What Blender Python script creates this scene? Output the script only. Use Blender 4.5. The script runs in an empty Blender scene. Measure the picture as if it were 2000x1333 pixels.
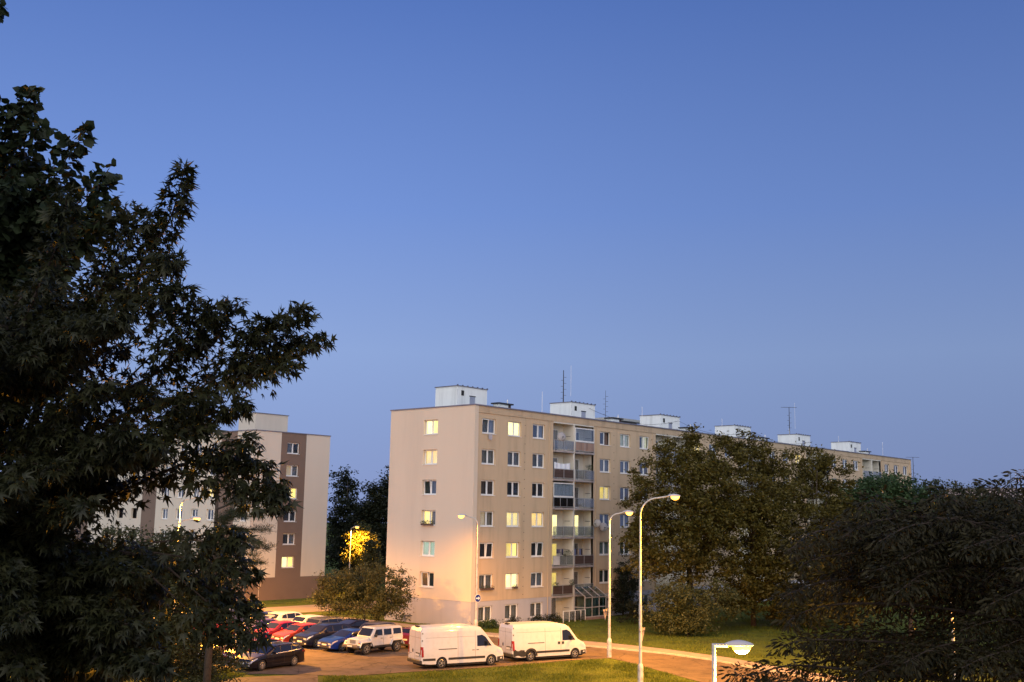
import bpy, bmesh, math, random
import numpy as np
from mathutils import Vector, Matrix
from mathutils.geometry import tessellate_polygon

sc = bpy.context.scene
COL = sc.collection
R = math.radians
def lin(r, g, b):
    return tuple(((c/255)/12.92 if c/255 <= .04045 else ((c/255+.055)/1.055)**2.4) for c in (r, g, b))

# ------------------------------------------------------------------ camera
FPX = 2140.4956; PITCH = 0.1585; ROLL = 0.0171; YAW = 0.8486
CAM = Vector((-72.1734, -67.9878, 9.8355))
_fw = Vector((math.sin(YAW), math.cos(YAW), 0)); _rt = Vector((math.cos(YAW), -math.sin(YAW), 0)); _up = Vector((0, 0, 1))
CF = _fw*math.cos(PITCH) + _up*math.sin(PITCH)
_u = _up*math.cos(PITCH) - _fw*math.sin(PITCH)
CR = _rt*math.cos(ROLL) + _u*math.sin(ROLL)
CU = _u*math.cos(ROLL) - _rt*math.sin(ROLL)
cd = bpy.data.cameras.new('camera'); cam = bpy.data.objects.new('camera', cd); COL.objects.link(cam); sc.camera = cam
cd.sensor_width = 36; cd.lens = FPX/2000*36; cd.clip_end = 3000; cd.clip_start = .1
cam.matrix_world = Matrix(((CR.x, CU.x, -CF.x, CAM.x), (CR.y, CU.y, -CF.y, CAM.y), (CR.z, CU.z, -CF.z, CAM.z), (0, 0, 0, 1)))
def ray(x, y): return CF + CR*((x-1000)/FPX) + CU*((666.5-y)/FPX)
def at(x, y, d): return CAM + ray(x, y)*d                    # survey helper: bearing and distance to a point
def ground(x, y, z=0.0):
    r = ray(x, y); return CAM + r*((z-CAM.z)/r.z)

# ------------------------------------------------------------------ sky
w = bpy.data.worlds.new("World"); sc.world = w; w.use_nodes = True
nt = w.node_tree; N = nt.nodes; LK = nt.links
bg = N['Background']
tc = N.new('ShaderNodeTexCoord'); sp = N.new('ShaderNodeSeparateXYZ'); LK.new(tc.outputs['Generated'], sp.inputs[0])
rp = N.new('ShaderNodeValToRGB'); LK.new(sp.outputs['Z'], rp.inputs[0])
stops = [(0.0, (138, 154, 202)), (.07, (140, 161, 210)), (.145, (144, 169, 219)), (.27, (117, 149, 216)), (.447, (86, 119, 190)), (.8, (52, 84, 160)), (1.0, (45, 74, 150))]
cr = rp.color_ramp
while len(cr.elements) < len(stops): cr.elements.new(.5)
for e, (p, c) in zip(cr.elements, stops): e.position = p; e.color = (*lin(*c), 1)
dp = N.new('ShaderNodeVectorMath'); dp.operation = 'DOT_PRODUCT'; LK.new(tc.outputs['Generated'], dp.inputs[0]); dp.inputs[1].default_value = (-.93, -.05, 0.0)
mr = N.new('ShaderNodeMapRange'); mr.interpolation_type = 'SMOOTHSTEP'
mr.inputs['From Min'].default_value = -1.05; mr.inputs['From Max'].default_value = -.55; mr.inputs['To Min'].default_value = .70; mr.inputs['To Max'].default_value = 1.0
LK.new(dp.outputs['Value'], mr.inputs['Value'])
ml = N.new('ShaderNodeMix'); ml.data_type = 'RGBA'; ml.blend_type = 'MULTIPLY'; ml.inputs[0].default_value = 1
LK.new(rp.outputs[0], ml.inputs[6]); LK.new(mr.outputs[0], ml.inputs[7]); LK.new(ml.outputs[2], bg.inputs[0])
bg.inputs[1].default_value = 1.0

# the last glow of the western sky, behind the viewer: one very soft, low sun
sl = bpy.data.lights.new('sun', 'SUN'); so = bpy.data.objects.new('sun', sl); COL.objects.link(so)
sl.energy = 3.6; sl.angle = R(105); sl.color = (1.0, .93, .80)
sd = Vector((.76, .60, -.33)).normalized(); so.rotation_euler = sd.to_track_quat('-Z', 'Y').to_euler()

vs = sc.view_settings; vs.view_transform = 'Standard'; vs.look = 'None'; vs.exposure = 0; vs.gamma = 1; vs.use_curve_mapping = False
sc.cycles.use_denoising = True
sc.cycles.max_bounces = 6; sc.cycles.transparent_max_bounces = 12
sc.cycles.sample_clamp_indirect = 4

# ------------------------------------------------------------------ materials
MATS = {}
def _new(name):
    m = bpy.data.materials.new(name); m.use_nodes = True; MATS[name] = m
    nt = m.node_tree; return m, nt, nt.nodes['Principled BSDF']
def mat(name, col, rough=.6, var=.12, scale=2.0, metal=0.0, bump=0.0, bscale=40, spec=.4, dirt=None, streak=False):
    """plain coated or mineral surface with uneven tone, optional relief and rain streaks"""
    if name in MATS: return MATS[name]
    m, nt, b = _new(name); n = nt.nodes; l = nt.links
    b.inputs['Roughness'].default_value = rough; b.inputs['Metallic'].default_value = metal; b.inputs['Specular IOR Level'].default_value = spec
    tc = n.new('ShaderNodeTexCoord')
    nz = n.new('ShaderNodeTexNoise'); nz.inputs['Scale'].default_value = scale; nz.inputs['Detail'].default_value = 6; nz.inputs['Roughness'].default_value = .62
    src = tc.outputs['Object']
    if streak:
        mp = n.new('ShaderNodeMapping'); mp.inputs['Scale'].default_value = (1, 1, .12); l.new(src, mp.inputs[0]); l.new(mp.outputs[0], nz.inputs['Vector'])
    else: l.new(src, nz.inputs['Vector'])
    rp = n.new('ShaderNodeValToRGB'); e = rp.color_ramp.elements
    e[0].position = .28; e[1].position = .74
    d = dirt or tuple(c*(1-var*2) for c in col)
    e[0].color = (*d, 1); e[1].color = (*[min(1, c*(1+var*.4)) for c in col], 1)
    el = rp.color_ramp.elements.new(.5); el.color = (*col, 1)
    l.new(nz.outputs['Fac'], rp.inputs[0]); l.new(rp.outputs[0], b.inputs['Base Color'])
    if bump:
        n2 = n.new('ShaderNodeTexNoise'); n2.inputs['Scale'].default_value = bscale; n2.inputs['Detail'].default_value = 4; l.new(src, n2.inputs['Vector'])
        bp = n.new('ShaderNodeBump'); bp.inputs['Strength'].default_value = bump; bp.inputs['Distance'].default_value = .02
        l.new(n2.outputs['Fac'], bp.inputs['Height']); l.new(bp.outputs[0], b.inputs['Normal'])
    return m
def glass(name, tint=(.9, .95, 1), refl=.12, fog=0.0, fogcol=(.5, .5, .5)):
    if name in MATS: return MATS[name]
    m, nt, b = _new(name); n = nt.nodes; l = nt.links; n.remove(b); out = n['Material Output']
    tr = n.new('ShaderNodeBsdfTransparent'); tr.inputs[0].default_value = (*tint, 1)
    gl = n.new('ShaderNodeBsdfGlossy'); gl.inputs['Roughness'].default_value = .03
    lw = n.new('ShaderNodeLayerWeight'); lw.inputs[0].default_value = .5
    pw = n.new('ShaderNodeMath'); pw.operation = 'POWER'; pw.inputs[1].default_value = 4; l.new(lw.outputs['Facing'], pw.inputs[0])
    mp = n.new('ShaderNodeMapRange'); mp.inputs['To Min'].default_value = refl; mp.inputs['To Max'].default_value = .9; l.new(pw.outputs[0], mp.inputs[0])
    mx = n.new('ShaderNodeMixShader'); l.new(mp.outputs[0], mx.inputs[0])
    base = tr
    if fog:
        df = n.new('ShaderNodeBsdfDiffuse'); df.inputs[0].default_value = (*fogcol, 1)
        m2 = n.new('ShaderNodeMixShader'); m2.inputs[0].default_value = fog; l.new(tr.outputs[0], m2.inputs[1]); l.new(df.outputs[0], m2.inputs[2]); base = m2
    l.new(base.outputs[0], mx.inputs[1]); l.new(gl.outputs[0], mx.inputs[2]); l.new(mx.outputs[0], out.inputs[0])
    return m
def emit(name, col, strength, fold_shade=False, dark=.55):
    if name in MATS: return MATS[name]
    m, nt, b = _new(name); n = nt.nodes; l = nt.links
    b.inputs['Base Color'].default_value = (.6, .55, .45, 1); b.inputs['Roughness'].default_value = .8
    b.inputs['Emission Strength'].default_value = strength; b.inputs['Emission Color'].default_value = (*col, 1)
    if fold_shade:      # a lit curtain: uneven cloth, with pleat shade and ceiling-lamp gradient painted in
        tc = n.new('ShaderNodeTexCoord'); wv = n.new('ShaderNodeTexWave'); wv.bands_direction = 'X'
        wv.inputs['Scale'].default_value = 2.2; wv.inputs['Distortion'].default_value = 4; wv.inputs['Detail'].default_value = 2; wv.inputs['Detail Scale'].default_value = .7
        l.new(tc.outputs['Object'], wv.inputs['Vector'])
        rp = n.new('ShaderNodeValToRGB'); rp.color_ramp.elements[0].color = (*[c*dark for c in col], 1); rp.color_ramp.elements[1].color = (*col, 1)
        rp.color_ramp.elements[1].position = .6
        l.new(wv.outputs['Fac'], rp.inputs[0])
        nz = n.new('ShaderNodeTexNoise'); nz.inputs['Scale'].default_value = 1.4; nz.inputs['Detail'].default_value = 3; l.new(tc.outputs['Object'], nz.inputs['Vector'])
        sx = n.new('ShaderNodeSeparateXYZ'); l.new(tc.outputs['Generated'], sx.inputs[0])
        ma = n.new('ShaderNodeMath'); ma.operation = 'MULTIPLY_ADD'; ma.inputs[1].default_value = .5; l.new(sx.outputs['Z'], ma.inputs[0]); l.new(nz.outputs['Fac'], ma.inputs[2])
        r2 = n.new('ShaderNodeMapRange'); r2.inputs['From Min'].default_value = .35; r2.inputs['From Max'].default_value = .9; r2.inputs['To Min'].default_value = .55; r2.inputs['To Max'].default_value = 1.1; l.new(ma.outputs[0], r2.inputs[0])
        mm = n.new('ShaderNodeMix'); mm.data_type = 'RGBA'; mm.blend_type = 'MULTIPLY'; mm.inputs[0].default_value = 1; l.new(rp.outputs[0], mm.inputs[6]); l.new(r2.outputs[0], mm.inputs[7]); l.new(mm.outputs[2], b.inputs['Emission Color'])
    return m
def cloth(name, col, dark=.5, scale=2.5):
    if name in MATS: return MATS[name]
    m, nt, b = _new(name); n = nt.nodes; l = nt.links; b.inputs['Roughness'].default_value = .9
    tc = n.new('ShaderNodeTexCoord'); wv = n.new('ShaderNodeTexWave'); wv.bands_direction = 'X'
    wv.inputs['Scale'].default_value = scale; wv.inputs['Distortion'].default_value = 5; wv.inputs['Detail'].default_value = 2
    l.new(tc.outputs['Object'], wv.inputs['Vector'])
    rp = n.new('ShaderNodeValToRGB'); rp.color_ramp.elements[0].color = (*[c*dark for c in col], 1); rp.color_ramp.elements[1].color = (*col, 1)
    l.new(wv.outputs['Fac'], rp.inputs[0]); l.new(rp.outputs[0], b.inputs['Base Color'])
    return m
def leafmat(name, c1, c2, rough=.55, trans=.25, spec=.3, ns=1.1):
    if name in MATS: return MATS[name]
    m, nt, b = _new(name); n = nt.nodes; l = nt.links; out = n['Material Output']
    tc = n.new('ShaderNodeTexCoord'); nz = n.new('ShaderNodeTexNoise'); nz.inputs['Scale'].default_value = ns; nz.inputs['Detail'].default_value = 5
    nz.inputs['Roughness'].default_value = .75; l.new(tc.outputs['Object'], nz.inputs['Vector'])
    rp = n.new('ShaderNodeValToRGB'); rp.color_ramp.elements[0].position = .35; rp.color_ramp.elements[1].position = .68
    rp.color_ramp.elements[0].color = (*c1, 1); rp.color_ramp.elements[1].color = (*c2, 1)
    l.new(nz.outputs['Fac'], rp.inputs[0]); l.new(rp.outputs[0], b.inputs['Base Color'])
    b.inputs['Roughness'].default_value = rough; b.inputs['Specular IOR Level'].default_value = spec
    tl = n.new('ShaderNodeBsdfTranslucent'); l.new(rp.outputs[0], tl.inputs[0])
    mx = n.new('ShaderNodeMixShader'); mx.inputs[0].default_value = trans
    l.new(b.outputs[0], mx.inputs[1]); l.new(tl.outputs[0], mx.inputs[2]); l.new(mx.outputs[0], out.inputs[0])
    return m
def paint(name, col, metal=.0, rough=.28):
    if name in MATS: return MATS[name]
    m = mat(name, col, rough=rough, var=.05, scale=3, metal=metal, spec=.5)
    b = m.node_tree.nodes['Principled BSDF']; b.inputs['Specular IOR Level'].default_value = .15; b.inputs['Coat Weight'].default_value = .6; b.inputs['Coat Roughness'].default_value = .04
    return m

# ------------------------------------------------------------------ mesh helpers
class MB:
    def __init__(s): s.v = []; s.f = []; s.mi = []; s.cur = 0
    def add(s, verts, faces):
        o = len(s.v); s.v += [tuple(v) for v in verts]
        for f in faces: s.f.append(tuple(i+o for i in f)); s.mi.append(s.cur)
    def quad(s, a, b, c, d): s.add([a, b, c, d], [(0, 1, 2, 3)])
    def poly(s, pts): s.add(pts, [tuple(range(len(pts)))])
    def box(s, x0, x1, y0, y1, z0, z1):
        s.add([(x0, y0, z0), (x1, y0, z0), (x1, y1, z0), (x0, y1, z0), (x0, y0, z1), (x1, y0, z1), (x1, y1, z1), (x0, y1, z1)],
              [(3, 2, 1, 0), (4, 5, 6, 7), (0, 1, 5, 4), (1, 2, 6, 5), (2, 3, 7, 6), (3, 0, 4, 7)])
    def bar(s, a, b, t, t2=None):
        a = Vector(a); b = Vector(b); d = (b-a).normalized(); t2 = t2 or t
        n = d.cross(Vector((0, 0, 1)));  n = n.normalized() if n.length > 1e-4 else Vector((1, 0, 0)); u = n.cross(d)
        q = [n*(i*t/2)+u*(j*t2/2) for i, j in ((-1, -1), (1, -1), (1, 1), (-1, 1))]
        s.add([a+k for k in q]+[b+k for k in q], [(0, 1, 2, 3), (7, 6, 5, 4), (0, 4, 5, 1), (1, 5, 6, 2), (2, 6, 7, 3), (3, 7, 4, 0)])
    def tube(s, pts, rad, n=8, cap=True):
        pts = [Vector(p) for p in pts]; o = len(s.v); ref = None
        if not hasattr(rad, '__len__'): rad = [rad]*len(pts)
        for i, p in enumerate(pts):
            d = (pts[min(i+1, len(pts)-1)]-pts[max(i-1, 0)]).normalized()
            if ref is None: ref = Vector((1, 0, 0)) if abs(d.x) < .8 else Vector((0, 1, 0))
            a = d.cross(ref).normalized(); ref = a.cross(d).normalized()
            for k in range(n):
                t = 2*math.pi*k/n; s.v.append(tuple(p+(a*math.cos(t)+ref*math.sin(t))*rad[i]))
        for i in range(len(pts)-1):
            for k in range(n):
                k2 = (k+1) % n; s.f.append((o+i*n+k, o+i*n+k2, o+(i+1)*n+k2, o+(i+1)*n+k)); s.mi.append(s.cur)
        if cap:
            s.f.append(tuple(o+k for k in range(n))[::-1]); s.mi.append(s.cur)
            s.f.append(tuple(o+(len(pts)-1)*n+k for k in range(n))); s.mi.append(s.cur)
    def lathe(s, prof, axis='y', n=16, c=(0, 0, 0)):
        o = len(s.v)
        for (r, h) in prof:
            for k in range(n):
                t = 2*math.pi*k/n; a, b = r*math.cos(t), r*math.sin(t)
                s.v.append((c[0]+a, c[1]+h, c[2]+b) if axis == 'y' else (c[0]+a, c[1]+b, c[2]+h))
        for i in range(len(prof)-1):
            for k in range(n):
                k2 = (k+1) % n; s.f.append((o+i*n+k, o+i*n+k2, o+(i+1)*n+k2, o+(i+1)*n+k)); s.mi.append(s.cur)
    def mesh(s, name, mats, smooth=False):
        me = bpy.data.meshes.new(name); me.from_pydata(s.v, [], s.f)
        for m in (mats if isinstance(mats, (list, tuple)) else [mats]): me.materials.append(m)
        if any(s.mi): me.polygons.foreach_set('material_index', s.mi)
        if smooth: me.polygons.foreach_set('use_smooth', [True]*len(me.polygons))
        me.update(); return me
    def build(s, name, mats, parent=None, loc=(0, 0, 0), rz=0, smooth=False, fix=False):
        me = s.mesh(name, mats, smooth)
        if fix:
            bm = bmesh.new(); bm.from_mesh(me); bmesh.ops.remove_doubles(bm, verts=bm.verts, dist=1e-5); bmesh.ops.recalc_face_normals(bm, faces=bm.faces); bm.to_mesh(me); bm.free()
        return place(name, me, parent, loc, rz)
def place(name, me, parent=None, loc=(0, 0, 0), rz=0, rot=None, scale=None):
    o = bpy.data.objects.new(name, me); COL.objects.link(o); o.location = loc
    o.rotation_euler = rot if rot else (0, 0, rz)
    if scale: o.scale = scale
    if parent: o.parent = parent
    return o
def tag(o, label=None, cat=None, group=None, kind=None):
    if label: o['label'] = label
    if cat: o['category'] = cat
    if group: o['group'] = group
    if kind: o['kind'] = kind
    return o
def thing(name, label, cat, loc=(0, 0, 0), rz=0, group=None):
    o = bpy.data.objects.new(name, None); COL.objects.link(o); o.location = loc; o.rotation_euler = (0, 0, rz); o.empty_display_size = .3
    return tag(o, label, cat, group)
def copy_tree(o, parent=None):
    c = o.copy(); COL.objects.link(c); c.parent = parent
    for ch in o.children: copy_tree(ch, c)
    return c
def bevel(o, wd=.02, seg=2):
    m = o.modifiers.new('bevel', 'BEVEL'); m.width = wd; m.segments = seg; m.limit_method = 'ANGLE'; m.angle_limit = R(35); return o
rng = np.random.default_rng(7)
random.seed(4)

# ------------------------------------------------------------------ ground
def gz(x, y): return -0.69*min(1, max(0, (y-14)/26))
def sheet(name, pts, z, m, sub=0, parent=None):
    """outline polygon laid as a sheet; follows the gentle fall of the ground"""
    bm = bmesh.new(); vs_ = [bm.verts.new((x, y, 0)) for x, y in pts]
    for tri in tessellate_polygon([[Vector((x, y, 0)) for x, y in pts]]): bm.faces.new([vs_[i] for i in tri])
    for yc in (14, 40): bmesh.ops.bisect_plane(bm, geom=bm.verts[:]+bm.edges[:]+bm.faces[:], plane_co=(0, yc, 0), plane_no=(0, 1, 0))
    for v in bm.verts: v.co.z = gz(v.co.x, v.co.y)+z
    me = bpy.data.meshes.new(name); bm.normal_update()
    for f in bm.faces:
        if f.normal.z < 0: f.normal_flip()
    bm.to_mesh(me); bm.free(); me.materials.append(m)
    o = place(name, me, parent); o['kind'] = 'structure'; return o
m_grass = mat('grass_ground', (.085, .11, .018), rough=.95, var=.3, scale=.5, bump=.8, bscale=30, spec=.1, dirt=(.045, .05, .016))
m_asph = mat('asphalt_worn', (.135, .098, .07), rough=.85, var=.16, scale=.45, bump=.35, bscale=60, spec=.25)
m_road = mat('asphalt_road', (.112, .08, .055), rough=.8, var=.14, scale=.3, bump=.3, bscale=60, spec=.3)
m_pave = mat('pavement', (.27, .22, .19), rough=.85, var=.14, scale=1.2, bump=.2, bscale=30)
m_kerb = mat('kerb_stone', (.42, .38, .32), rough=.8, var=.2, scale=3, bump=.2)
for m_ in (m_asph, m_road):
    nt_ = m_.node_tree; b_ = nt_.nodes['Principled BSDF']; old = b_.inputs['Base Color'].links[0].from_socket; tc_ = nt_.nodes.new('ShaderNodeTexCoord')
    vo = nt_.nodes.new('ShaderNodeTexVoronoi'); vo.feature = 'DISTANCE_TO_EDGE'; vo.inputs['Scale'].default_value = .28; dn = nt_.nodes.new('ShaderNodeTexNoise'); dn.inputs['Scale'].default_value = 1.3; dn.inputs['Detail'].default_value = 6
    ad = nt_.nodes.new('ShaderNodeMixRGB'); ad.inputs[0].default_value = .35; nt_.links.new(tc_.outputs['Object'], ad.inputs[1]); nt_.links.new(tc_.outputs['Object'], dn.inputs['Vector']); nt_.links.new(dn.outputs['Color'], ad.inputs[2]); ad.blend_type = 'ADD'; nt_.links.new(ad.outputs[0], vo.inputs['Vector'])
    rc = nt_.nodes.new('ShaderNodeValToRGB'); rc.color_ramp.elements[0].color = (.35, .35, .35, 1); rc.color_ramp.elements[1].color = (1, 1, 1, 1); rc.color_ramp.elements[1].position = .012; nt_.links.new(vo.outputs['Distance'], rc.inputs[0])
    pn = nt_.nodes.new('ShaderNodeTexNoise'); pn.inputs['Scale'].default_value = .9; pn.inputs['Detail'].default_value = 8; pn.inputs['Roughness'].default_value = .7; nt_.links.new(tc_.outputs['Object'], pn.inputs['Vector'])
    rp_ = nt_.nodes.new('ShaderNodeValToRGB'); rp_.color_ramp.elements[0].position = .33; rp_.color_ramp.elements[0].color = (.55, .55, .55, 1); rp_.color_ramp.elements[1].position = .52; rp_.color_ramp.elements[1].color = (1, 1, 1, 1); nt_.links.new(pn.outputs['Fac'], rp_.inputs[0])
    m1 = nt_.nodes.new('ShaderNodeMixRGB'); m1.blend_type = 'MULTIPLY'; m1.inputs[0].default_value = 1; nt_.links.new(old, m1.inputs[1]); nt_.links.new(rc.outputs[0], m1.inputs[2])
    m2 = nt_.nodes.new('ShaderNodeMixRGB'); m2.blend_type = 'MULTIPLY'; m2.inputs[0].default_value = 1; nt_.links.new(m1.outputs[0], m2.inputs[1]); nt_.links.new(rp_.outputs[0], m2.inputs[2]); nt_.links.new(m2.outputs[0], b_.inputs['Base Color'])
g = MB()
xs = sorted(set(list(np.linspace(-900, 900, 19))+list(np.linspace(-100, 140, 25)))); ys = sorted(set(list(np.linspace(-900, 900, 19))+list(np.linspace(-100, 140, 41))))
idx = {}
for i, x in enumerate(xs):
    for j, y in enumerate(ys): idx[i, j] = len(g.v); g.v.append((x, y, gz(x, y)-.02))
for i in range(len(xs)-1):
    for j in range(len(ys)-1): g.f.append((idx[i, j], idx[i+1, j], idx[i+1, j+1], idx[i, j+1])); g.mi.append(0)
tag(g.build('ground', m_grass), kind='structure')
sheet('parking_lot', [(-33.6, -10.9), (-31.5, -9.6), (-29.8, -10.4), (-28.6, -11.9), (-26.4, -14.8), (-22.4, -15.9), (-20.2, -16.8), (-15.5, -18.3), (-10.9, -19.0), (-9, -19.6), (-9, 22), (-34, 24), (-36, 8)], .004, m_asph, 2)
sheet('road', [(-8.99, 30), (-8.99, -19.6), (-7.0, -20.3), (-7.6, -22), (-8.6, -24.1), (-11.9, -30.5), (-15.5, -42), (-18, -90), (-10.0, -90), (-7.6, -42), (-4.3, -30.5), (-2.6, -26.1), (-2.05, -21.7), (-2.75, -14.4), (-3.2, -6), (-3.4, 2), (-3.4, 30)], .004, m_road, 1)
sheet('footpath', [(-3.2, 30), (-3.2, 2), (-3.0, -6), (-2.55, -14.4), (-1.85, -21.7), (-2.4, -26.1), (-4.1, -30.5), (-7.4, -42), (-5.0, -42), (-1.9, -30.5), (-.2, -26.1), (.75, -20), (.7, -15.5), (-.7, -6), (-1.3, 2), (-1.3, 30)], .012, m_pave, 1)
sheet('cross_street', [(-45, 22), (-3.3, 24), (30, 23), (30, 33), (5.2, 33.4), (-45, 36)], .006, mat('light_paving', (.26, .21, .16), rough=.85, var=.12, scale=.6, bump=.2), 2)
sheet('grass_island', [(-3.0, 19.4), (-.5, 19.0), (6, 17.5), (7.5, 20), (2, 21.5), (-1.6, 22.0)], .03, m_grass)
sheet('near_footpath', [(-35.5, -12.4), (-33.6, -11.2), (-31.6, -10.9), (-28.9, -12.1), (-27.5, -13.2), (-29.4, -15.6), (-33, -16)], .002, m_asph)
kerb = thing('kerb', None, None); del_ = [kerb.pop(k, None) for k in ('label', 'category')]; kerb['kind'] = 'structure'
line = [(-3.3, 10), (-3.3, 2), (-3.1, -6), (-2.65, -14.4), (-1.95, -21.7), (-2.5, -26.1), (-4.2, -30.5), (-6.2, -37.5)]
kb = MB(); kb.box(0, .97, -.07, .07, -.1, .11); kme = kb.mesh('kerb_stone', m_kerb)
for a, b in zip(line, line[1:]):
    L_ = math.hypot(b[0]-a[0], b[1]-a[1]); n_ = max(1, round(L_)); ang = math.atan2(b[1]-a[1], b[0]-a[0])
    for i in range(n_):
        t = i/n_; o = place('kerb_stone', kme, kerb, (a[0]+(b[0]-a[0])*t, a[1]+(b[1]-a[1])*t, random.uniform(-.015, .01)), ang+random.uniform(-.012, .012), scale=(L_/n_, 1, 1))

# ------------------------------------------------------------------ facade helpers
def wall_with_holes(mb, w0, w1, z0, z1, holes, P, depth, reveal=True):
    """flat wall split around its openings; P(a, d, z) maps along-wall, inward depth and height to the world"""
    A = sorted({w0, w1, *[h[0] for h in holes], *[h[1] for h in holes]}); Z = sorted({z0, z1, *[h[2] for h in holes], *[h[3] for h in holes]})
    A = [a for a in A if w0 <= a <= w1]; Z = [z for z in Z if z0 <= z <= z1]
    for i in range(len(A)-1):
        ca = (A[i]+A[i+1])/2; run = None
        for j in range(len(Z)-1):
            cz = (Z[j]+Z[j+1])/2
            if any(h[0] < ca < h[1] and h[2] < cz < h[3] for h in holes): continue
            mb.quad(P(A[i], 0, Z[j]), P(A[i+1], 0, Z[j]), P(A[i+1], 0, Z[j+1]), P(A[i], 0, Z[j+1]))
    if reveal:
        for (a0, a1, b0, b1) in holes:
            if not (b0 >= z0 and b1 <= z1): continue
            for q in (((a0, b0), (a0, b1)), ((a0, b1), (a1, b1)), ((a1, b1), (a1, b0)), ((a1, b0), (a0, b0))):
                (p, r_), (s_, t) = q
                mb.quad(P(p, 0, r_), P(p, depth, r_), P(s_, depth, t), P(s_, 0, t))
m_white = mat('white_frame', (.80, .80, .78), rough=.4, var=.06)
m_sill = mat('sill_metal', (.62, .60, .58), rough=.45, var=.12)
g_win = glass('window_glass', refl=.10)
m_room = mat('dark_room', (.055, .052, .058), rough=.9, var=.2)
STY = {
 'dark': m_room,
 'grey': mat('blind_grey', (.22, .22, .24), rough=.8, var=.1),
 'curt': cloth('curtain_grey', (.30, .27, .24)),
 'beige': cloth('curtain_beige', (.42, .33, .24)),
 'brown': mat('blind_brown', (.13, .09, .075), rough=.8, var=.1),
 'lit': emit('lit_curtain', (1.0, .64, .12), 2.0, True, .66),
 'litw': emit('lit_curtain_pale', (1.0, .76, .26), 2.4, True, .8),
 'lity': emit('lit_yellow', (.95, .62, .08), 1.1, True, .6),
 'lit2': emit('lit_amber', (1.0, .58, .14), 1.5, True, .5),
 'lit3': emit('lit_soft', (1.0, .70, .22), 1.5, True, .45),
 'dim': emit('dim_curtain', (.75, .42, .14), .42, True, .5),
 'green': emit('lit_greenish', (.50, .72, .50), .75, True, .45),
 'dimg': emit('dim_green', (.30, .32, .10), .30, True, .25),
 'cream': emit('lit_cream', (.80, .74, .46), .62, True, .6),
}
def frame_mesh(w_, h_):
    b = MB(); t = .055
    for bx in ((0, t, 0, h_), (w_-t, w_, 0, h_), (t, w_-t, 0, t), (t, w_-t, h_-t, h_), (w_/2-.035, w_/2+.035, t, h_-t)): b.box(bx[0], bx[1], 0, .07, bx[2], bx[3])
    return b.mesh('window', m_white)
def sash_mesh(w_, h_, t=.065):
    b = MB()
    for bx in ((0, t, 0, h_), (w_-t, w_, 0, h_), (t, w_-t, 0, t*1.2), (t, w_-t, h_-t, h_)): b.box(bx[0], bx[1], 0, .05, bx[2], bx[3])
    return b.mesh('sash', m_white)
def box_mesh(name, m, *a): b = MB(); b.box(*a); return b.mesh(name, m)
_wm = {}
def win_set(w_, h_):
    k = (round(w_, 3), round(h_, 3))
    if k not in _wm:
        sw = (w_-.055*2-.07)/2+.012; sh = h_-.055*2+.012
        _wm[k] = dict(frame=frame_mesh(w_, h_), sash=sash_mesh(sw, sh), pane=box_mesh('pane', g_win, .06, sw-.06, .02, .03, .07, sh-.06), sw=sw, sh=sh,
                      sill=box_mesh('sill', m_white, -.03, w_+.03, 0, .26, -.035, .0), back={})
    return _wm[k]
def back_mesh(ws, w_, h_, sty):
    if sty not in ws['back']:
        b = MB(); k = 26
        for i in range(k):     # pleated cloth or blind; the dark one is an unlit room's gloom as colour
            x0, x1 = -.02+(w_+.04)*i/k, -.02+(w_+.04)*(i+1)/k; f = lambda x: .02*math.sin(x*23)+.01*math.sin(x*51)
            b.quad((x0, f(x0), -.02), (x1, f(x1), -.02), (x1, f(x1), h_+.02), (x0, f(x0), h_+.02))
        ws['back'][sty] = b.mesh('curtain', STY[sty])
    return ws['back'][sty]
def window(parent, org, rz, w_, h_, sty, rec=.17, tilt=0, sillout=.06, opened=0):
    """one two-sash window; org is the lower corner of its opening on the wall face, local x along the wall, local -y outward"""
    ws = win_set(w_, h_)
    M3 = Matrix.Rotation(rz, 3, 'Z')
    fr = place('window', ws['frame'], parent, Vector(org)+M3 @ Vector((0, rec, 0)), rz)
    for k in (0, 1):
        x = .055-.006+k*(ws['sw']+.07-.012); rot = (0, 0, 0); y = -.012
        if tilt and k == tilt-1: rot = (R(5), 0, 0)
        if opened and k == opened-1: rot = (0, 0, R(-75 if k else 75)); y = .06
        off = (x+(ws['sw'] if (opened == k+1 and k) else 0), y, .05)
        if opened == k+1 and k: 
            continue
        place('sash', ws['sash'], fr, off, rot=rot); place('pane', ws['pane'], fr, off, rot=rot)
    place('sill', ws['sill'], fr, (0, -rec-sillout, -.002))
    s2 = sty.split('+')
    if len(s2) == 1: place('curtain', back_mesh(ws, w_, h_, sty), fr, (0, .20, 0))
    else:
        place('curtain', back_mesh(ws, w_, h_, s2[0]), fr, (0, .20, 0), scale=(.5, 1, 1)); place('curtain', back_mesh(ws, w_, h_, s2[1]), fr, (w_/2, .24, 0), scale=(.5, 1, 1))
    return fr

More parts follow.
